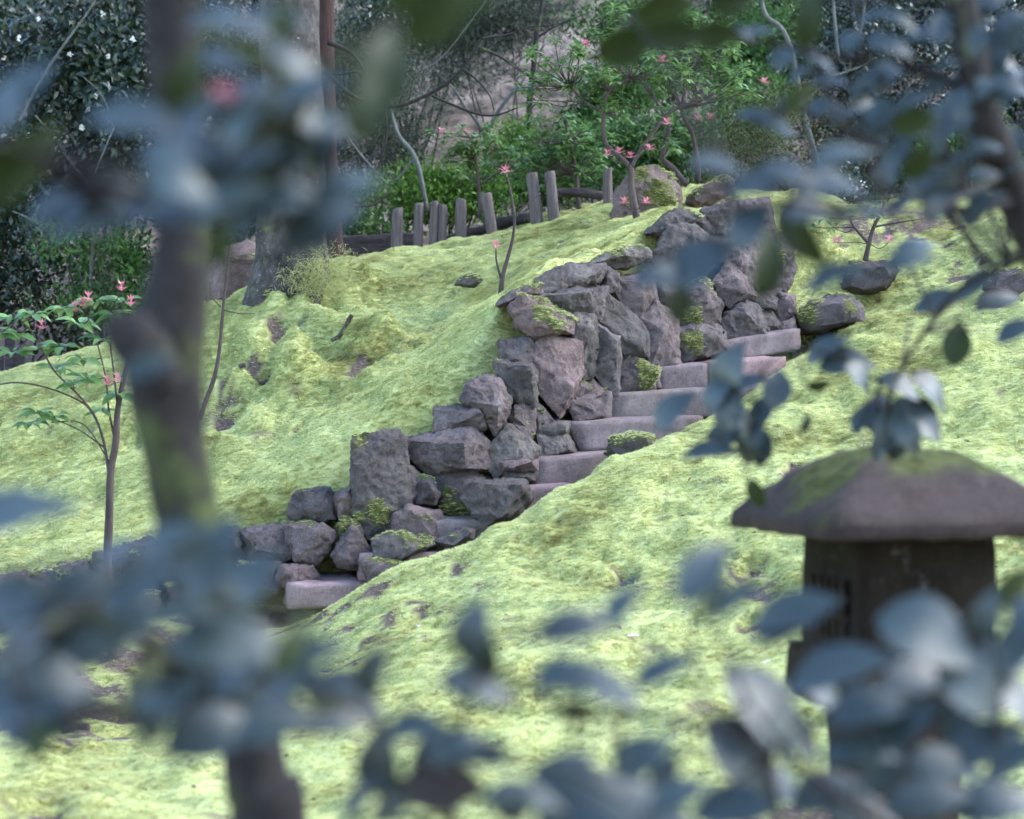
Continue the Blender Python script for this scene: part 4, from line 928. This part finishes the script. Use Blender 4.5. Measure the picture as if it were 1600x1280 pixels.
class Plant:
    def __init__(s, name, label, base, bark='bark_fg', cat='tree'):
        s.root = thing(name, label, cat, base); s.bark = bark; s.nodes = []; s.tw = MB(); s.n = 0
    def limb(s, name, pts, Y, w, segs=10, rough=.1, n=6):
        pp = pxpath(pts, Y, w); mb = MB(); tube(mb, pp, segs, rough, n, 3, 9); mb.build(name, M[s.bark], s.root)
        s.nodes += [Vector(q[:3]) for q in spline(pp, 4)]
    def leaf(s, px, py, d, ln_px, ang, kind='b', jitter=1.0):
        d = d + R.uniform(-.10, .10) * jitter; c = at(px, py, d); ln = max(.03, ln_px * d / F)
        a = math.radians(ang); ax = Vector((math.cos(a), R.uniform(-.45, .45), math.sin(a))).normalized()
        if kind == 'd': nm = Vector((R.uniform(-.3, .3), -1, -.55 + R.uniform(-.2, .2)))
        else: nm = Vector((-.14 + R.uniform(-.3, .3), -.58 + R.uniform(-.22, .2), .8))
        base = c - ax * ln * .5
        put_leaf(s.root, base, ax, nm, ln, kind); s.n += 1
        q = min(s.nodes, key=lambda p: (p - base).length); m_ = q.lerp(base, .55) + Vector((0, 0, R.uniform(-.01, .02)))
        r = .0016 + .002 * min(1, (q - base).length * 3)
        tube(s.tw, [tuple(q) + (r * 1.3,), tuple(m_) + (r,), tuple(base) + (.001,)], 5, n=3)
    def fill(s, n, cx, cy, rx, ry, d, dd, ln, kind='b', ang=None):
        for _ in range(n):
            a, t = R.random() * 6.283, R.random() ** .5
            s.leaf(cx + math.cos(a) * t * rx, cy + math.sin(a) * t * ry, d + R.uniform(-dd, dd), ln * R.uniform(.75, 1.2), R.uniform(-30, 85) if ang is None else ang + R.uniform(-35, 35), kind)
    def done(s): 
        if s.tw.v: s.tw.build('twig', M[s.bark], s.root)['kind'] = 'stuff'

def near_base(px, d): 
    b_ = at(px, 1280, d); return Vector((b_.x, d, float(gz(np.array(b_.x), np.array(d)))))

# --- left near tree
T1 = Plant('camellia_tree', 'blurred near tree with knobbly trunk and bluish leaves at left', near_base(430, 3.2))
g0 = T1.root.location
mb = MB(); pp = [(g0.x + .03, 3.22, g0.z - .05, .052)] + pxpath([(425, 1330, 112), (410, 1240, 104), (395, 1140, 102), (365, 1040, 98), (325, 930, 96), (300, 830, 96), (282, 740, 104), (262, 640, 118), (258, 560, 118), (276, 470, 96), (286, 380, 80), (285, 280, 82), (276, 150, 88), (268, 20, 90), (262, -140, 84), (255, -400, 72)], 3.2, 90)
tube(mb, pp, 18, .26, 6, 2, 11); mb.build('trunk', M['bark_fg'], T1.root); T1.nodes += [Vector(q[:3]) for q in spline(pp[3:], 3)]
T1.limb('trunk_knob', [(268, 610, 60), (238, 568, 84), (208, 530, 84), (188, 505, 62), (182, 490, 20)], 3.1, 50, rough=.3)
T1.limb('branch', [(285, 330, 40), (330, 330, 44, 2.9), (400, 300, 40, 2.5), (445, 240, 34, 2.3), (462, 170, 30, 2.2), (430, 110, 26, 2.2), (380, 80, 20, 2.2), (340, 60, 12, 2.2)], 3.1, 30)
T1.limb('branch', [(270, 320, 40), (220, 320, 34, 2.7), (160, 310, 26, 2.4), (100, 280, 20, 2.2), (20, 230, 14, 2.1), (-60, 200, 10, 2.1)], 3.0, 30)
T1.limb('branch', [(360, 1060, 46), (300, 1040, 50, 2.8), (240, 1010, 46, 2.5), (170, 960, 34, 2.3), (110, 960, 20, 2.2), (40, 1000, 14, 2.1), (-40, 1040, 10, 2.1)], 3.1, 30)
T1.limb('branch', [(240, 1010, 40, 2.5), (225, 1070, 40, 2.4), (190, 1110, 34, 2.3), (120, 1120, 18, 2.2), (60, 1150, 12, 2.2)], 2.5, 30)
T1.limb('branch', [(375, 1080, 30, 3.0), (430, 1060, 26, 2.5), (490, 1080, 20, 2.3), (560, 1110, 14, 2.2), (610, 1150, 10, 2.2)], 2.5, 20)
T1.limb('branch', [(300, 900, 26, 3.0), (350, 940, 24, 2.5), (420, 970, 18, 2.3), (500, 960, 10, 2.2)], 2.5, 20)
T1.limb('branch', [(462, 170, 22, 2.2), (500, 120, 18, 2.1), (570, 60, 12, 2.1), (640, 10, 10, 2.1), (720, -40, 8, 2.1)], 2.2, 20)
for a in [(30, 140, 130, 60), (110, 315, 150, 20), (185, 300, 130, -10), (215, 185, 170, -5), (345, 95, 110, -10), (360, 30, 140, 0), (440, 25, 130, 10), (405, 145, 130, 20), (470, 205, 130, 60), (510, 235, 90, 70), (540, 285, 120, 35), (500, 345, 150, 40), (130, 345, 140, 15), (262, 245, 90, 70), (240, 330, 150, 0), (330, 240, 130, 10), (400, 330, 140, 40), (-10, 170, 150, 70), (320, 170, 120, 40), (440, 320, 130, 20)]:
    T1.leaf(*a[:2], 2.25, *a[2:])
for a in [(60, 960, 190, 60), (140, 930, 190, 15), (230, 905, 170, 40), (330, 870, 180, 70), (265, 840, 120, 30), (350, 1000, 200, 0), (300, 1080, 160, 80), (120, 1005, 190, 20), (60, 1095, 220, 20), (15, 1045, 150, 80), (400, 1105, 170, 10), (335, 1140, 180, 20), (450, 1065, 140, 30), (540, 1090, 150, -20), (580, 1050, 110, 70), (500, 1135, 140, 0), (30, 790, 200, 25), (230, 570, 90, 35), (170, 870, 120, 50), (280, 960, 150, 10),
          (390, 900, 120, 60), (410, 1010, 130, -10), (20, 930, 130, 40), (90, 1060, 150, -15), (190, 980, 150, 30), (350, 1065, 140, 40), (430, 1130, 140, 20), (250, 1110, 150, 60), (60, 1130, 150, 10), (480, 1020, 120, 30)]:
    T1.leaf(*a[:2], 2.25, *a[2:])
for a in [(600, 110, 170, 75), (690, 20, 150, 40), (575, 170, 120, 65), (25, 255, 200, 35), (5, 290, 150, 20), (290, 120, 120, 60), (455, 1010, 110, 60), (345, 380, 90, 80), (440, 30, 80, 80), (60, 1160, 80, 80), (660, -10, 130, 20), (740, -10, 130, 20)]:
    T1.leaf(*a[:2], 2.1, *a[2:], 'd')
T1.fill(14, 430, 210, 70, 130, 2.25, .15, 120); T1.fill(6, 300, 260, 60, 60, 2.2, .15, 110)
T1.fill(4, 120, 1060, 140, 60, 2.25, .2, 115); T1.fill(10, 350, 240, 120, 90, 2.15, .15, 115); T1.fill(5, 390, 250, 90, 70, 2.2, .1, 110, 'd')
# red bud
c = at(352, 172, 2.2); v, f = whorl(c, 8, .03, .28, 1.0, .6); adopt(new_obj('flower_bud', v, f, M['red']), T1.root)
T1.done()
T1.limb('limb', [(258, -250, 60), (300, -420, 52, 4.0), (380, -420, 44, 5.2), (480, -380, 34, 6.6), (600, -340, 24, 7.8)], 3.2, 50)  # added out of view to carry the shading crown
crown_cloud(T1.root, (-.5, 7.0, CAMZ + 2.75), (2.6, 1.9, .7), 7000, .09, M['leaf_cam'], k=18, seed=8)  # unseen crown, placed far from its trunk to shade the lower moss

# --- right near tree
T2 = Plant('camellia_tree', 'blurred dark leaning tree with shiny leaves at upper right', near_base(2050, 4.6), 'bark_dark')
g0 = T2.root.location
mb = MB(); pp = [tuple(g0 - Vector((0, 0, .05))) + (.05,)] + pxpath([(1900, 900, 80, 4.5), (1720, 560, 70, 4.3), (1630, 400, 66, 4.15), (1580, 290, 62, 4.1), (1545, 200, 58), (1525, 120, 54), (1508, 40, 52), (1495, -60, 48), (1470, -250, 42)], 4.0, 50)
tube(mb, pp, 14, .1, 6, 2, 9); mb.build('trunk', M['bark_dark'], T2.root); T2.nodes += [Vector(q[:3]) for q in spline(pp[3:], 3)]
T2.limb('branch', [(1545, 170, 20), (1470, 120, 16), (1390, 100, 12), (1300, 90, 9), (1220, 70, 7), (1140, 60, 5)], 4.0, 10)
T2.limb('branch', [(1560, 240, 18), (1480, 250, 14), (1400, 240, 11), (1320, 200, 8), (1240, 170, 6)], 4.0, 10)
T2.limb('branch', [(1590, 310, 18, 4.1), (1520, 330, 12), (1460, 310, 9), (1380, 300, 6)], 4.0, 10)
T2.limb('branch', [(1620, 390, 18, 4.2), (1560, 420, 12, 4.4), (1490, 460, 9, 4.6), (1430, 540, 7, 4.7), (1390, 600, 6, 4.8), (1330, 570, 5, 4.8), (1270, 545, 4, 4.8), (1210, 560, 3, 4.8), (1170, 620, 3, 4.8), (1150, 690, 2, 4.8)], 4.2, 10)
T2.limb('branch', [(1500, 0, 20), (1420, -10, 14), (1340, 0, 10), (1200, -5, 8), (1100, 0, 6), (1020, -10, 4)], 3.6, 10)
T2.limb('branch', [(1570, 270, 14, 4.1), (1450, 330, 10, 3.5), (1340, 330, 9, 3.1), (1250, 320, 8, 3.0), (1150, 330, 6, 3.0), (1070, 400, 4, 3.0)], 4.0, 10)
for a in [(1190, 50, 90, 10), (1155, 50, 70, -10), (1225, 85, 70, 60), (1250, 112, 60, 40), (1320, 175, 70, 35), (1370, 182, 90, 30), (1430, 155, 90, 35), (1450, 50, 90, 20), (1372, 22, 60, 30), (1370, 58, 50, 70), (1465, 130, 60, 50), (1470, 182, 60, 70), (1300, 125, 80, 10), (1210, 190, 100, -10), (1400, 240, 80, 60), (1460, 262, 70, 30), (1470, 312, 90, 60), (1540, 312, 80, 40), (1390, 105, 70, 10), (1555, 100, 80, 70), (1565, 140, 70, 60), (1590, 30, 90, 20), (1280, 90, 80, -20), (1240, 160, 70, 20), (1180, 180, 80, 0), (1350, 130, 70, 40), (1420, 210, 70, 20), (1500, 290, 70, 0), (1520, 60, 80, 60), (1410, 30, 70, -20), (1330, 60, 60, 60), (1480, 100, 60, 20)]:
    T2.leaf(*a[:2], 4.0, a[2] * .88, a[3])
T2.fill(42, 1450, 130, 170, 170, 4.1, .35, 62); T2.fill(14, 1500, 280, 110, 80, 4.1, .25, 62); T2.fill(12, 1570, 60, 60, 90, 4.0, .3, 75)
for a in [(1130, 258, 140, 0), (1300, 285, 170, 10), (1100, 400, 160, 50), (1040, 430, 140, 10), (1300, 430, 140, 30), (1230, 270, 130, -10), (1320, 240, 140, 20), (1170, 350, 120, 60), (1350, 330, 110, 10), (1420, 400, 110, 25), (1180, 290, 120, 10), (1270, 330, 140, 5)]:
    T2.leaf(*a[:2], 3.0, a[2] * .82, a[3])
for a in [(1200, 412, 120, 80), (1250, 370, 130, -55), (1062, 470, 80, 80), (1040, 15, 110, 10), (1060, 55, 100, 0), (1120, 55, 100, 0), (1265, 30, 100, 80), (1150, 0, 90, 20), (1430, 190, 80, 10), (1250, 150, 70, 30), (1440, 250, 80, 60), (980, 70, 110, 20)]:
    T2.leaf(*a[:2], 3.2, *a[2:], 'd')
for a in [(1050, 640, 90, 50), (1110, 705, 100, 10), (1160, 600, 85, 40), (1135, 580, 95, 80), (1192, 640, 80, 65), (1215, 605, 75, 80), (1172, 690, 80, 80), (1140, 640, 80, 75), (1120, 610, 80, 60), (1160, 660, 70, -60), (1190, 700, 60, 80), (1130, 680, 80, 50), (1290, 542, 80, 40), (1320, 562, 90, 10), (1350, 592, 80, -40), (1372, 642, 80, 70), (1392, 662, 90, 75), (1440, 652, 100, -40), (1460, 612, 100, -40), (1400, 690, 70, 80), (1350, 650, 70, 60), (1420, 680, 60, -60), (1470, 470, 90, 20), (1560, 470, 90, 20), (1590, 515, 80, 30), (1530, 440, 80, 40), (1440, 380, 90, 20), (1410, 600, 80, -20), (1380, 690, 70, 65)]:
    T2.leaf(*a[:2], 4.8, *a[2:], jitter=.6)
for a in [(1495, 535, 80, 80), (1282, 602, 50, 0), (1182, 772, 55, -65), (1260, 660, 40, 60)]: T2.leaf(*a[:2], 4.8, *a[2:], 'd')
T2.done()
crown_cloud(T2.root, (at(1480, -200, 4.2).x + .9, 5.6, CAMZ + 2.5), (2.3, 2.3, .9), 6500, .085, M['leaf_cam'], k=16, seed=9)  # unseen crown, stretched towards the sun to shade the near ground

# --- shrubs along the lower edge
T3 = Plant('camellia_shrub', 'blurred bluish leaved shoots along the middle of the lower edge', near_base(800, 2.3), cat='shrub')
g0 = T3.root.location
T3.limb('stem', [(760, 1800, 30), (740, 1500, 24), (715, 1330, 22), (705, 1240, 20), (720, 1150, 14), (740, 1060, 9), (742, 1000, 6)], 2.3, 20)
T3.limb('stem', [(1250, 1700, 26), (1230, 1400, 20), (1200, 1200, 14), (1120, 1140, 12), (1000, 1118, 11), (900, 1115, 9), (850, 1090, 6)], 2.4, 20)
T3.limb('stem', [(1120, 1140, 9), (1090, 1060, 8), (1080, 980, 7), (1100, 900, 5)], 2.4, 20)
mb = MB(); tube(mb, [tuple(g0) + (.018,), *[q for q in pxpath([(780, 2400, 34), (760, 1780, 30)], 2.3, 30)]], 8, n=3); mb.build('stem', M['bark_fg'], T3.root)
mb = MB(); tube(mb, [tuple(g0 + Vector((.1, .1, 0))) + (.016,), *[q for q in pxpath([(1240, 2300, 30), (1250, 1690, 26)], 2.4, 30)]], 8, n=3); mb.build('stem', M['bark_fg'], T3.root)
for a in [(735, 990, 140, 88), (745, 1070, 150, -10), (590, 1190, 150, 85), (620, 1245, 130, 60), (700, 1165, 160, 20), (970, 940, 110, 65), (900, 978, 160, 15), (930, 1060, 190, 0), (1040, 1045, 150, 30), (1100, 890, 170, 52), (1150, 935, 130, 40), (930, 1250, 260, 25), (1000, 1180, 130, 40), (820, 1245, 170, 0), (640, 1135, 130, 20), (880, 1200, 160, 30), (1000, 1270, 200, 10), (560, 1250, 130, 60), (760, 1180, 120, 0), (1060, 1240, 140, 30), (900, 1290, 200, 10), (960, 1080, 120, -20), (870, 1050, 110, 40)]:
    T3.leaf(*a[:2], 2.3, a[2] * .85, a[3])
for a in [(760, 1030, 80, 80), (900, 1110, 80, 0), (1115, 940, 70, 60)]: T3.leaf(*a[:2], 2.35, *a[2:], 'd')
c = at(700, 1222, 2.2)
put_leaf(T3.root, c - Vector((.045, 0, 0)), Vector((1, .2, -.1)), Vector((0, -1, .1)), .085, 'd', 'withered_leaf').data = leaf_mesh('withered_leaf', .7, .3, .2, M['bark_fg'], 33)
T3.fill(6, 760, 1220, 280, 60, 2.3, .25, 100)
T3.done()
T4 = Plant('camellia_shrub', 'blurred mass of bluish leaves hiding the foot of the lantern', near_base(1500, 2.8), cat='shrub')
g0 = T4.root.location
T4.limb('stem', [(1500, 1750, 30), (1480, 1400, 24), (1450, 1250, 18), (1400, 1130, 12), (1320, 1050, 9), (1250, 980, 6)], 2.8, 20)
T4.limb('stem', [(1480, 1400, 20), (1540, 1250, 16), (1560, 1100, 12), (1550, 980, 7), (1540, 930, 5)], 2.8, 20)
T4.limb('stem', [(1450, 1330, 16), (1300, 1240, 14), (1220, 1160, 10), (1170, 1100, 6)], 2.65, 20)
mb = MB(); tube(mb, [tuple(g0) + (.018,), *[q for q in pxpath([(1510, 2200, 34), (1500, 1740, 30)], 2.8, 30)]], 8, n=3); mb.build('stem', M['bark_fg'], T4.root)
for a in [(1200, 1110, 240, -50), (1170, 1185, 220, -45), (1240, 960, 190, 30), (1310, 1045, 230, 25), (1450, 985, 210, -20), (1540, 965, 120, 80), (1595, 1000, 150, 60), (1360, 1100, 180, 20), (1415, 1130, 180, 40), (1520, 1070, 170, -40), (1540, 1160, 190, 30), (1480, 1195, 170, 0), (1590, 1185, 170, 40), (1300, 1235, 180, 20), (1150, 1262, 190, 10), (1380, 1190, 150, 60), (1430, 1060, 150, 10), (1590, 1090, 160, -30), (1250, 1150, 160, -40), (1340, 1170, 150, 10), (1560, 1030, 140, 10), (1500, 1130, 130, 70), (1620, 950, 130, 30), (1290, 1080, 140, -30), (1240, 1240, 160, -30), (1450, 1250, 180, 15), (1560, 1250, 180, 15), (1350, 1270, 170, -10)]:
    T4.leaf(*a[:2], 2.75, a[2] * .82, a[3])
for a in [(1585, 915, 110, 30), (1120, 930, 60, 40)]: T4.leaf(*a[:2], 2.8, *a[2:], 'd')
T4.done()

# --- left flowering shrub (in focus)
T5 = Plant('pieris_shrub', 'flowering shrub with straight slim trunk and red tips on the lower slope', at(178, 1065, 11.6), 'bark_twig', 'shrub')
T5.limb('trunk', [(180, 1075, 17), (176, 1020, 16), (168, 900, 14), (171, 800, 13), (173, 740, 12), (181, 690, 11), (184, 640, 9), (196, 580, 8), (212, 520, 6)], 11.6, 12)
for b_ in [[(172, 760, 8), (164, 700, 7), (150, 655, 6), (125, 620, 5), (85, 580, 4), (65, 545, 3)], [(150, 655, 5), (130, 630, 5), (80, 608, 4), (30, 598, 4), (-10, 602, 3)], [(180, 690, 7), (170, 640, 5), (165, 590, 4), (150, 530, 3), (135, 490, 2)], [(164, 700, 5), (120, 670, 3), (70, 650, 3)], [(184, 640, 5), (175, 560, 4), (165, 500, 3)], [(85, 580, 3), (50, 520, 2), (20, 490, 2)], [(170, 720, 4), (130, 663, 3), (80, 660, 3)]]:
    T5.limb('branch', [(q[0], q[1], q[2] * .7) for q in b_], 11.6, 4, 6, 0)
for px, py, n in [(20, 495, 8), (50, 490, 7), (100, 480, 7), (150, 470, 8), (180, 490, 8), (125, 505, 8), (60, 545, 8), (20, 550, 8), (95, 540, 7), (160, 530, 5), (90, 575, 7), (115, 600, 6), (135, 590, 6), (185, 615, 7), (160, 640, 5), (60, 645, 7), (85, 650, 6), (45, 660, 5), (130, 560, 5), (195, 470, 6), (0, 520, 6), (30, 520, 5)]:
    c = at(px, py, 11.6 + R.uniform(-.12, .12))
    q = min(T5.nodes, key=lambda p: (p - c).length); tube(T5.tw, [tuple(q) + (.004,), tuple(q.lerp(c, .5) + Vector((0, 0, -.01))) + (.003,), tuple(c) + (.002,)], 5, n=3)
    n += 3
    for k in range(n):
        a = 2 * math.pi * k / n + R.random(); ax = Vector((math.cos(a), math.sin(a), R.uniform(-.35, .35)))
        put_leaf(T5.root, c + ax * .01, ax, Vector((-ax.x * .4, -.35, 1)), R.uniform(.07, .115), 'p')
for px, py in [(190, 455), (118, 488), (138, 472), (65, 515), (205, 478), (168, 603), (183, 598), (130, 480)]:
    p = at(px, py, 11.45); v1, f1 = whorl(p, 12, .042, .12, .8); v2, f2 = whorl(p + Vector((0, 0, .016)), 9, .04, .13, 2.0)
    adopt(new_obj('red_leaf_rosette', np.concatenate([v1, v2]), np.concatenate([f1, f2 + len(v1)]), M['red']), T5.root)
    q = min(T5.nodes, key=lambda n_: (n_ - p).length); tube(T5.tw, [tuple(q) + (.003,), tuple(q.lerp(p, .5)) + (.0025,), tuple(p) + (.002,)], 5, n=3)
T5.done()

# ------------------------------------------------------------------ fallen petals
for px, py, Y, s, lab in [(990, 1015, 9.9, .035, 'white fallen petals with a red tip on moss below the grey leaf'), (1197, 1030, 9.3, .022, 'small white fallen petal on moss just beside the lantern platform'), (1549, 912, 9.2, .03, 'white fallen petal on moss past the far side of the lantern'),
                          (655, 962, 10.8, .02, 'pale fallen petal lying on the moss bank below the lowest rocks'), (165, 1105, 10.2, .03, 'pale fallen petal in the dim hollow near the pinkish stick')]:
    p = at(px, py, Y); p.z = float(gz(np.array(p.x), np.array(p.y))) + .012; k = 5; v, f = whorl(p, k, s, .42, .5)
    tag(new_obj('fallen_petal', v, f, M['white']), lab, 'petal', 'petals fallen on the moss')

nd = 3200; dx_ = RNG.uniform(-3.6, 3.6, nd); dy_ = RNG.uniform(7, 17.5, nd); dp = np.stack([dx_, dy_, gz(dx_, dy_) + .012], -1)
D = rand_dirs(nd, 0); D[:, 2] *= .25; D /= np.linalg.norm(D, axis=1, keepdims=True); Nn = rand_dirs(nd, 2.5); Nn -= D * (Nn * D).sum(1, keepdims=True); Nn /= np.linalg.norm(Nn, axis=1, keepdims=True)
Ls = .008 + .034 * RNG.random(nd) ** 2.5; v, f = leaf_quads(dp, D, Nn, Ls, Ls * RNG.uniform(.08, .3, nd), .1)
M['litter'] = leaf_mat('dead_leaf', [(.2, (.06, .03, .02)), (.5, (.16, .09, .06)), (.8, (.30, .22, .16))], rough=.7, trans=.1, spec=.2)
tag(new_obj('leaf_litter', v, f, M['litter']), 'small brown fallen leaves and needles scattered over the moss', 'leaf litter', kind='stuff')

# ------------------------------------------------------------------ moss: one carpet of small tufts
bl = MB(); rr = random.Random(5)
tipv = []
for k in range(26):
    a = rr.random() * 6.283; lean = rr.uniform(.3, 1.7); h = rr.uniform(.008, .0125); w = rr.uniform(.0015, .0025); q = .02 * rr.random() ** .6; a0 = rr.random() * 6.283
    h *= 1.25 - q / .02 * .6
    d = Vector((math.cos(a), math.sin(a), 0)); sd = Vector((-d.y, d.x, 0)); b0 = Vector((q * math.cos(a0), q * math.sin(a0), -.005)); t = b0 + d * lean * h + Vector((0, 0, h)); m_ = b0 + d * lean * h * .4 + Vector((0, 0, h * .6))
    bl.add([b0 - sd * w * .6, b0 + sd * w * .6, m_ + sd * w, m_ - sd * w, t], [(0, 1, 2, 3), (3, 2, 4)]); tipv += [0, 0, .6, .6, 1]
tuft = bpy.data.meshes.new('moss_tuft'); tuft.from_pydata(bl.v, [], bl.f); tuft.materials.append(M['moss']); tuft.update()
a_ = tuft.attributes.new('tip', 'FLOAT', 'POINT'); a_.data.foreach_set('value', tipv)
tuft_o = bpy.data.objects.new('moss_tuft', tuft)       # not linked: only the source of the instances
T = np.concatenate(TUFTS); pm = bpy.data.meshes.new('moss'); pm.vertices.add(len(T)); pm.vertices.foreach_set('co', T[:, :3].ravel().astype(np.float32))
a_ = pm.attributes.new('size', 'FLOAT', 'POINT'); a_.data.foreach_set('value', T[:, 3].astype(np.float32)); pm.update()
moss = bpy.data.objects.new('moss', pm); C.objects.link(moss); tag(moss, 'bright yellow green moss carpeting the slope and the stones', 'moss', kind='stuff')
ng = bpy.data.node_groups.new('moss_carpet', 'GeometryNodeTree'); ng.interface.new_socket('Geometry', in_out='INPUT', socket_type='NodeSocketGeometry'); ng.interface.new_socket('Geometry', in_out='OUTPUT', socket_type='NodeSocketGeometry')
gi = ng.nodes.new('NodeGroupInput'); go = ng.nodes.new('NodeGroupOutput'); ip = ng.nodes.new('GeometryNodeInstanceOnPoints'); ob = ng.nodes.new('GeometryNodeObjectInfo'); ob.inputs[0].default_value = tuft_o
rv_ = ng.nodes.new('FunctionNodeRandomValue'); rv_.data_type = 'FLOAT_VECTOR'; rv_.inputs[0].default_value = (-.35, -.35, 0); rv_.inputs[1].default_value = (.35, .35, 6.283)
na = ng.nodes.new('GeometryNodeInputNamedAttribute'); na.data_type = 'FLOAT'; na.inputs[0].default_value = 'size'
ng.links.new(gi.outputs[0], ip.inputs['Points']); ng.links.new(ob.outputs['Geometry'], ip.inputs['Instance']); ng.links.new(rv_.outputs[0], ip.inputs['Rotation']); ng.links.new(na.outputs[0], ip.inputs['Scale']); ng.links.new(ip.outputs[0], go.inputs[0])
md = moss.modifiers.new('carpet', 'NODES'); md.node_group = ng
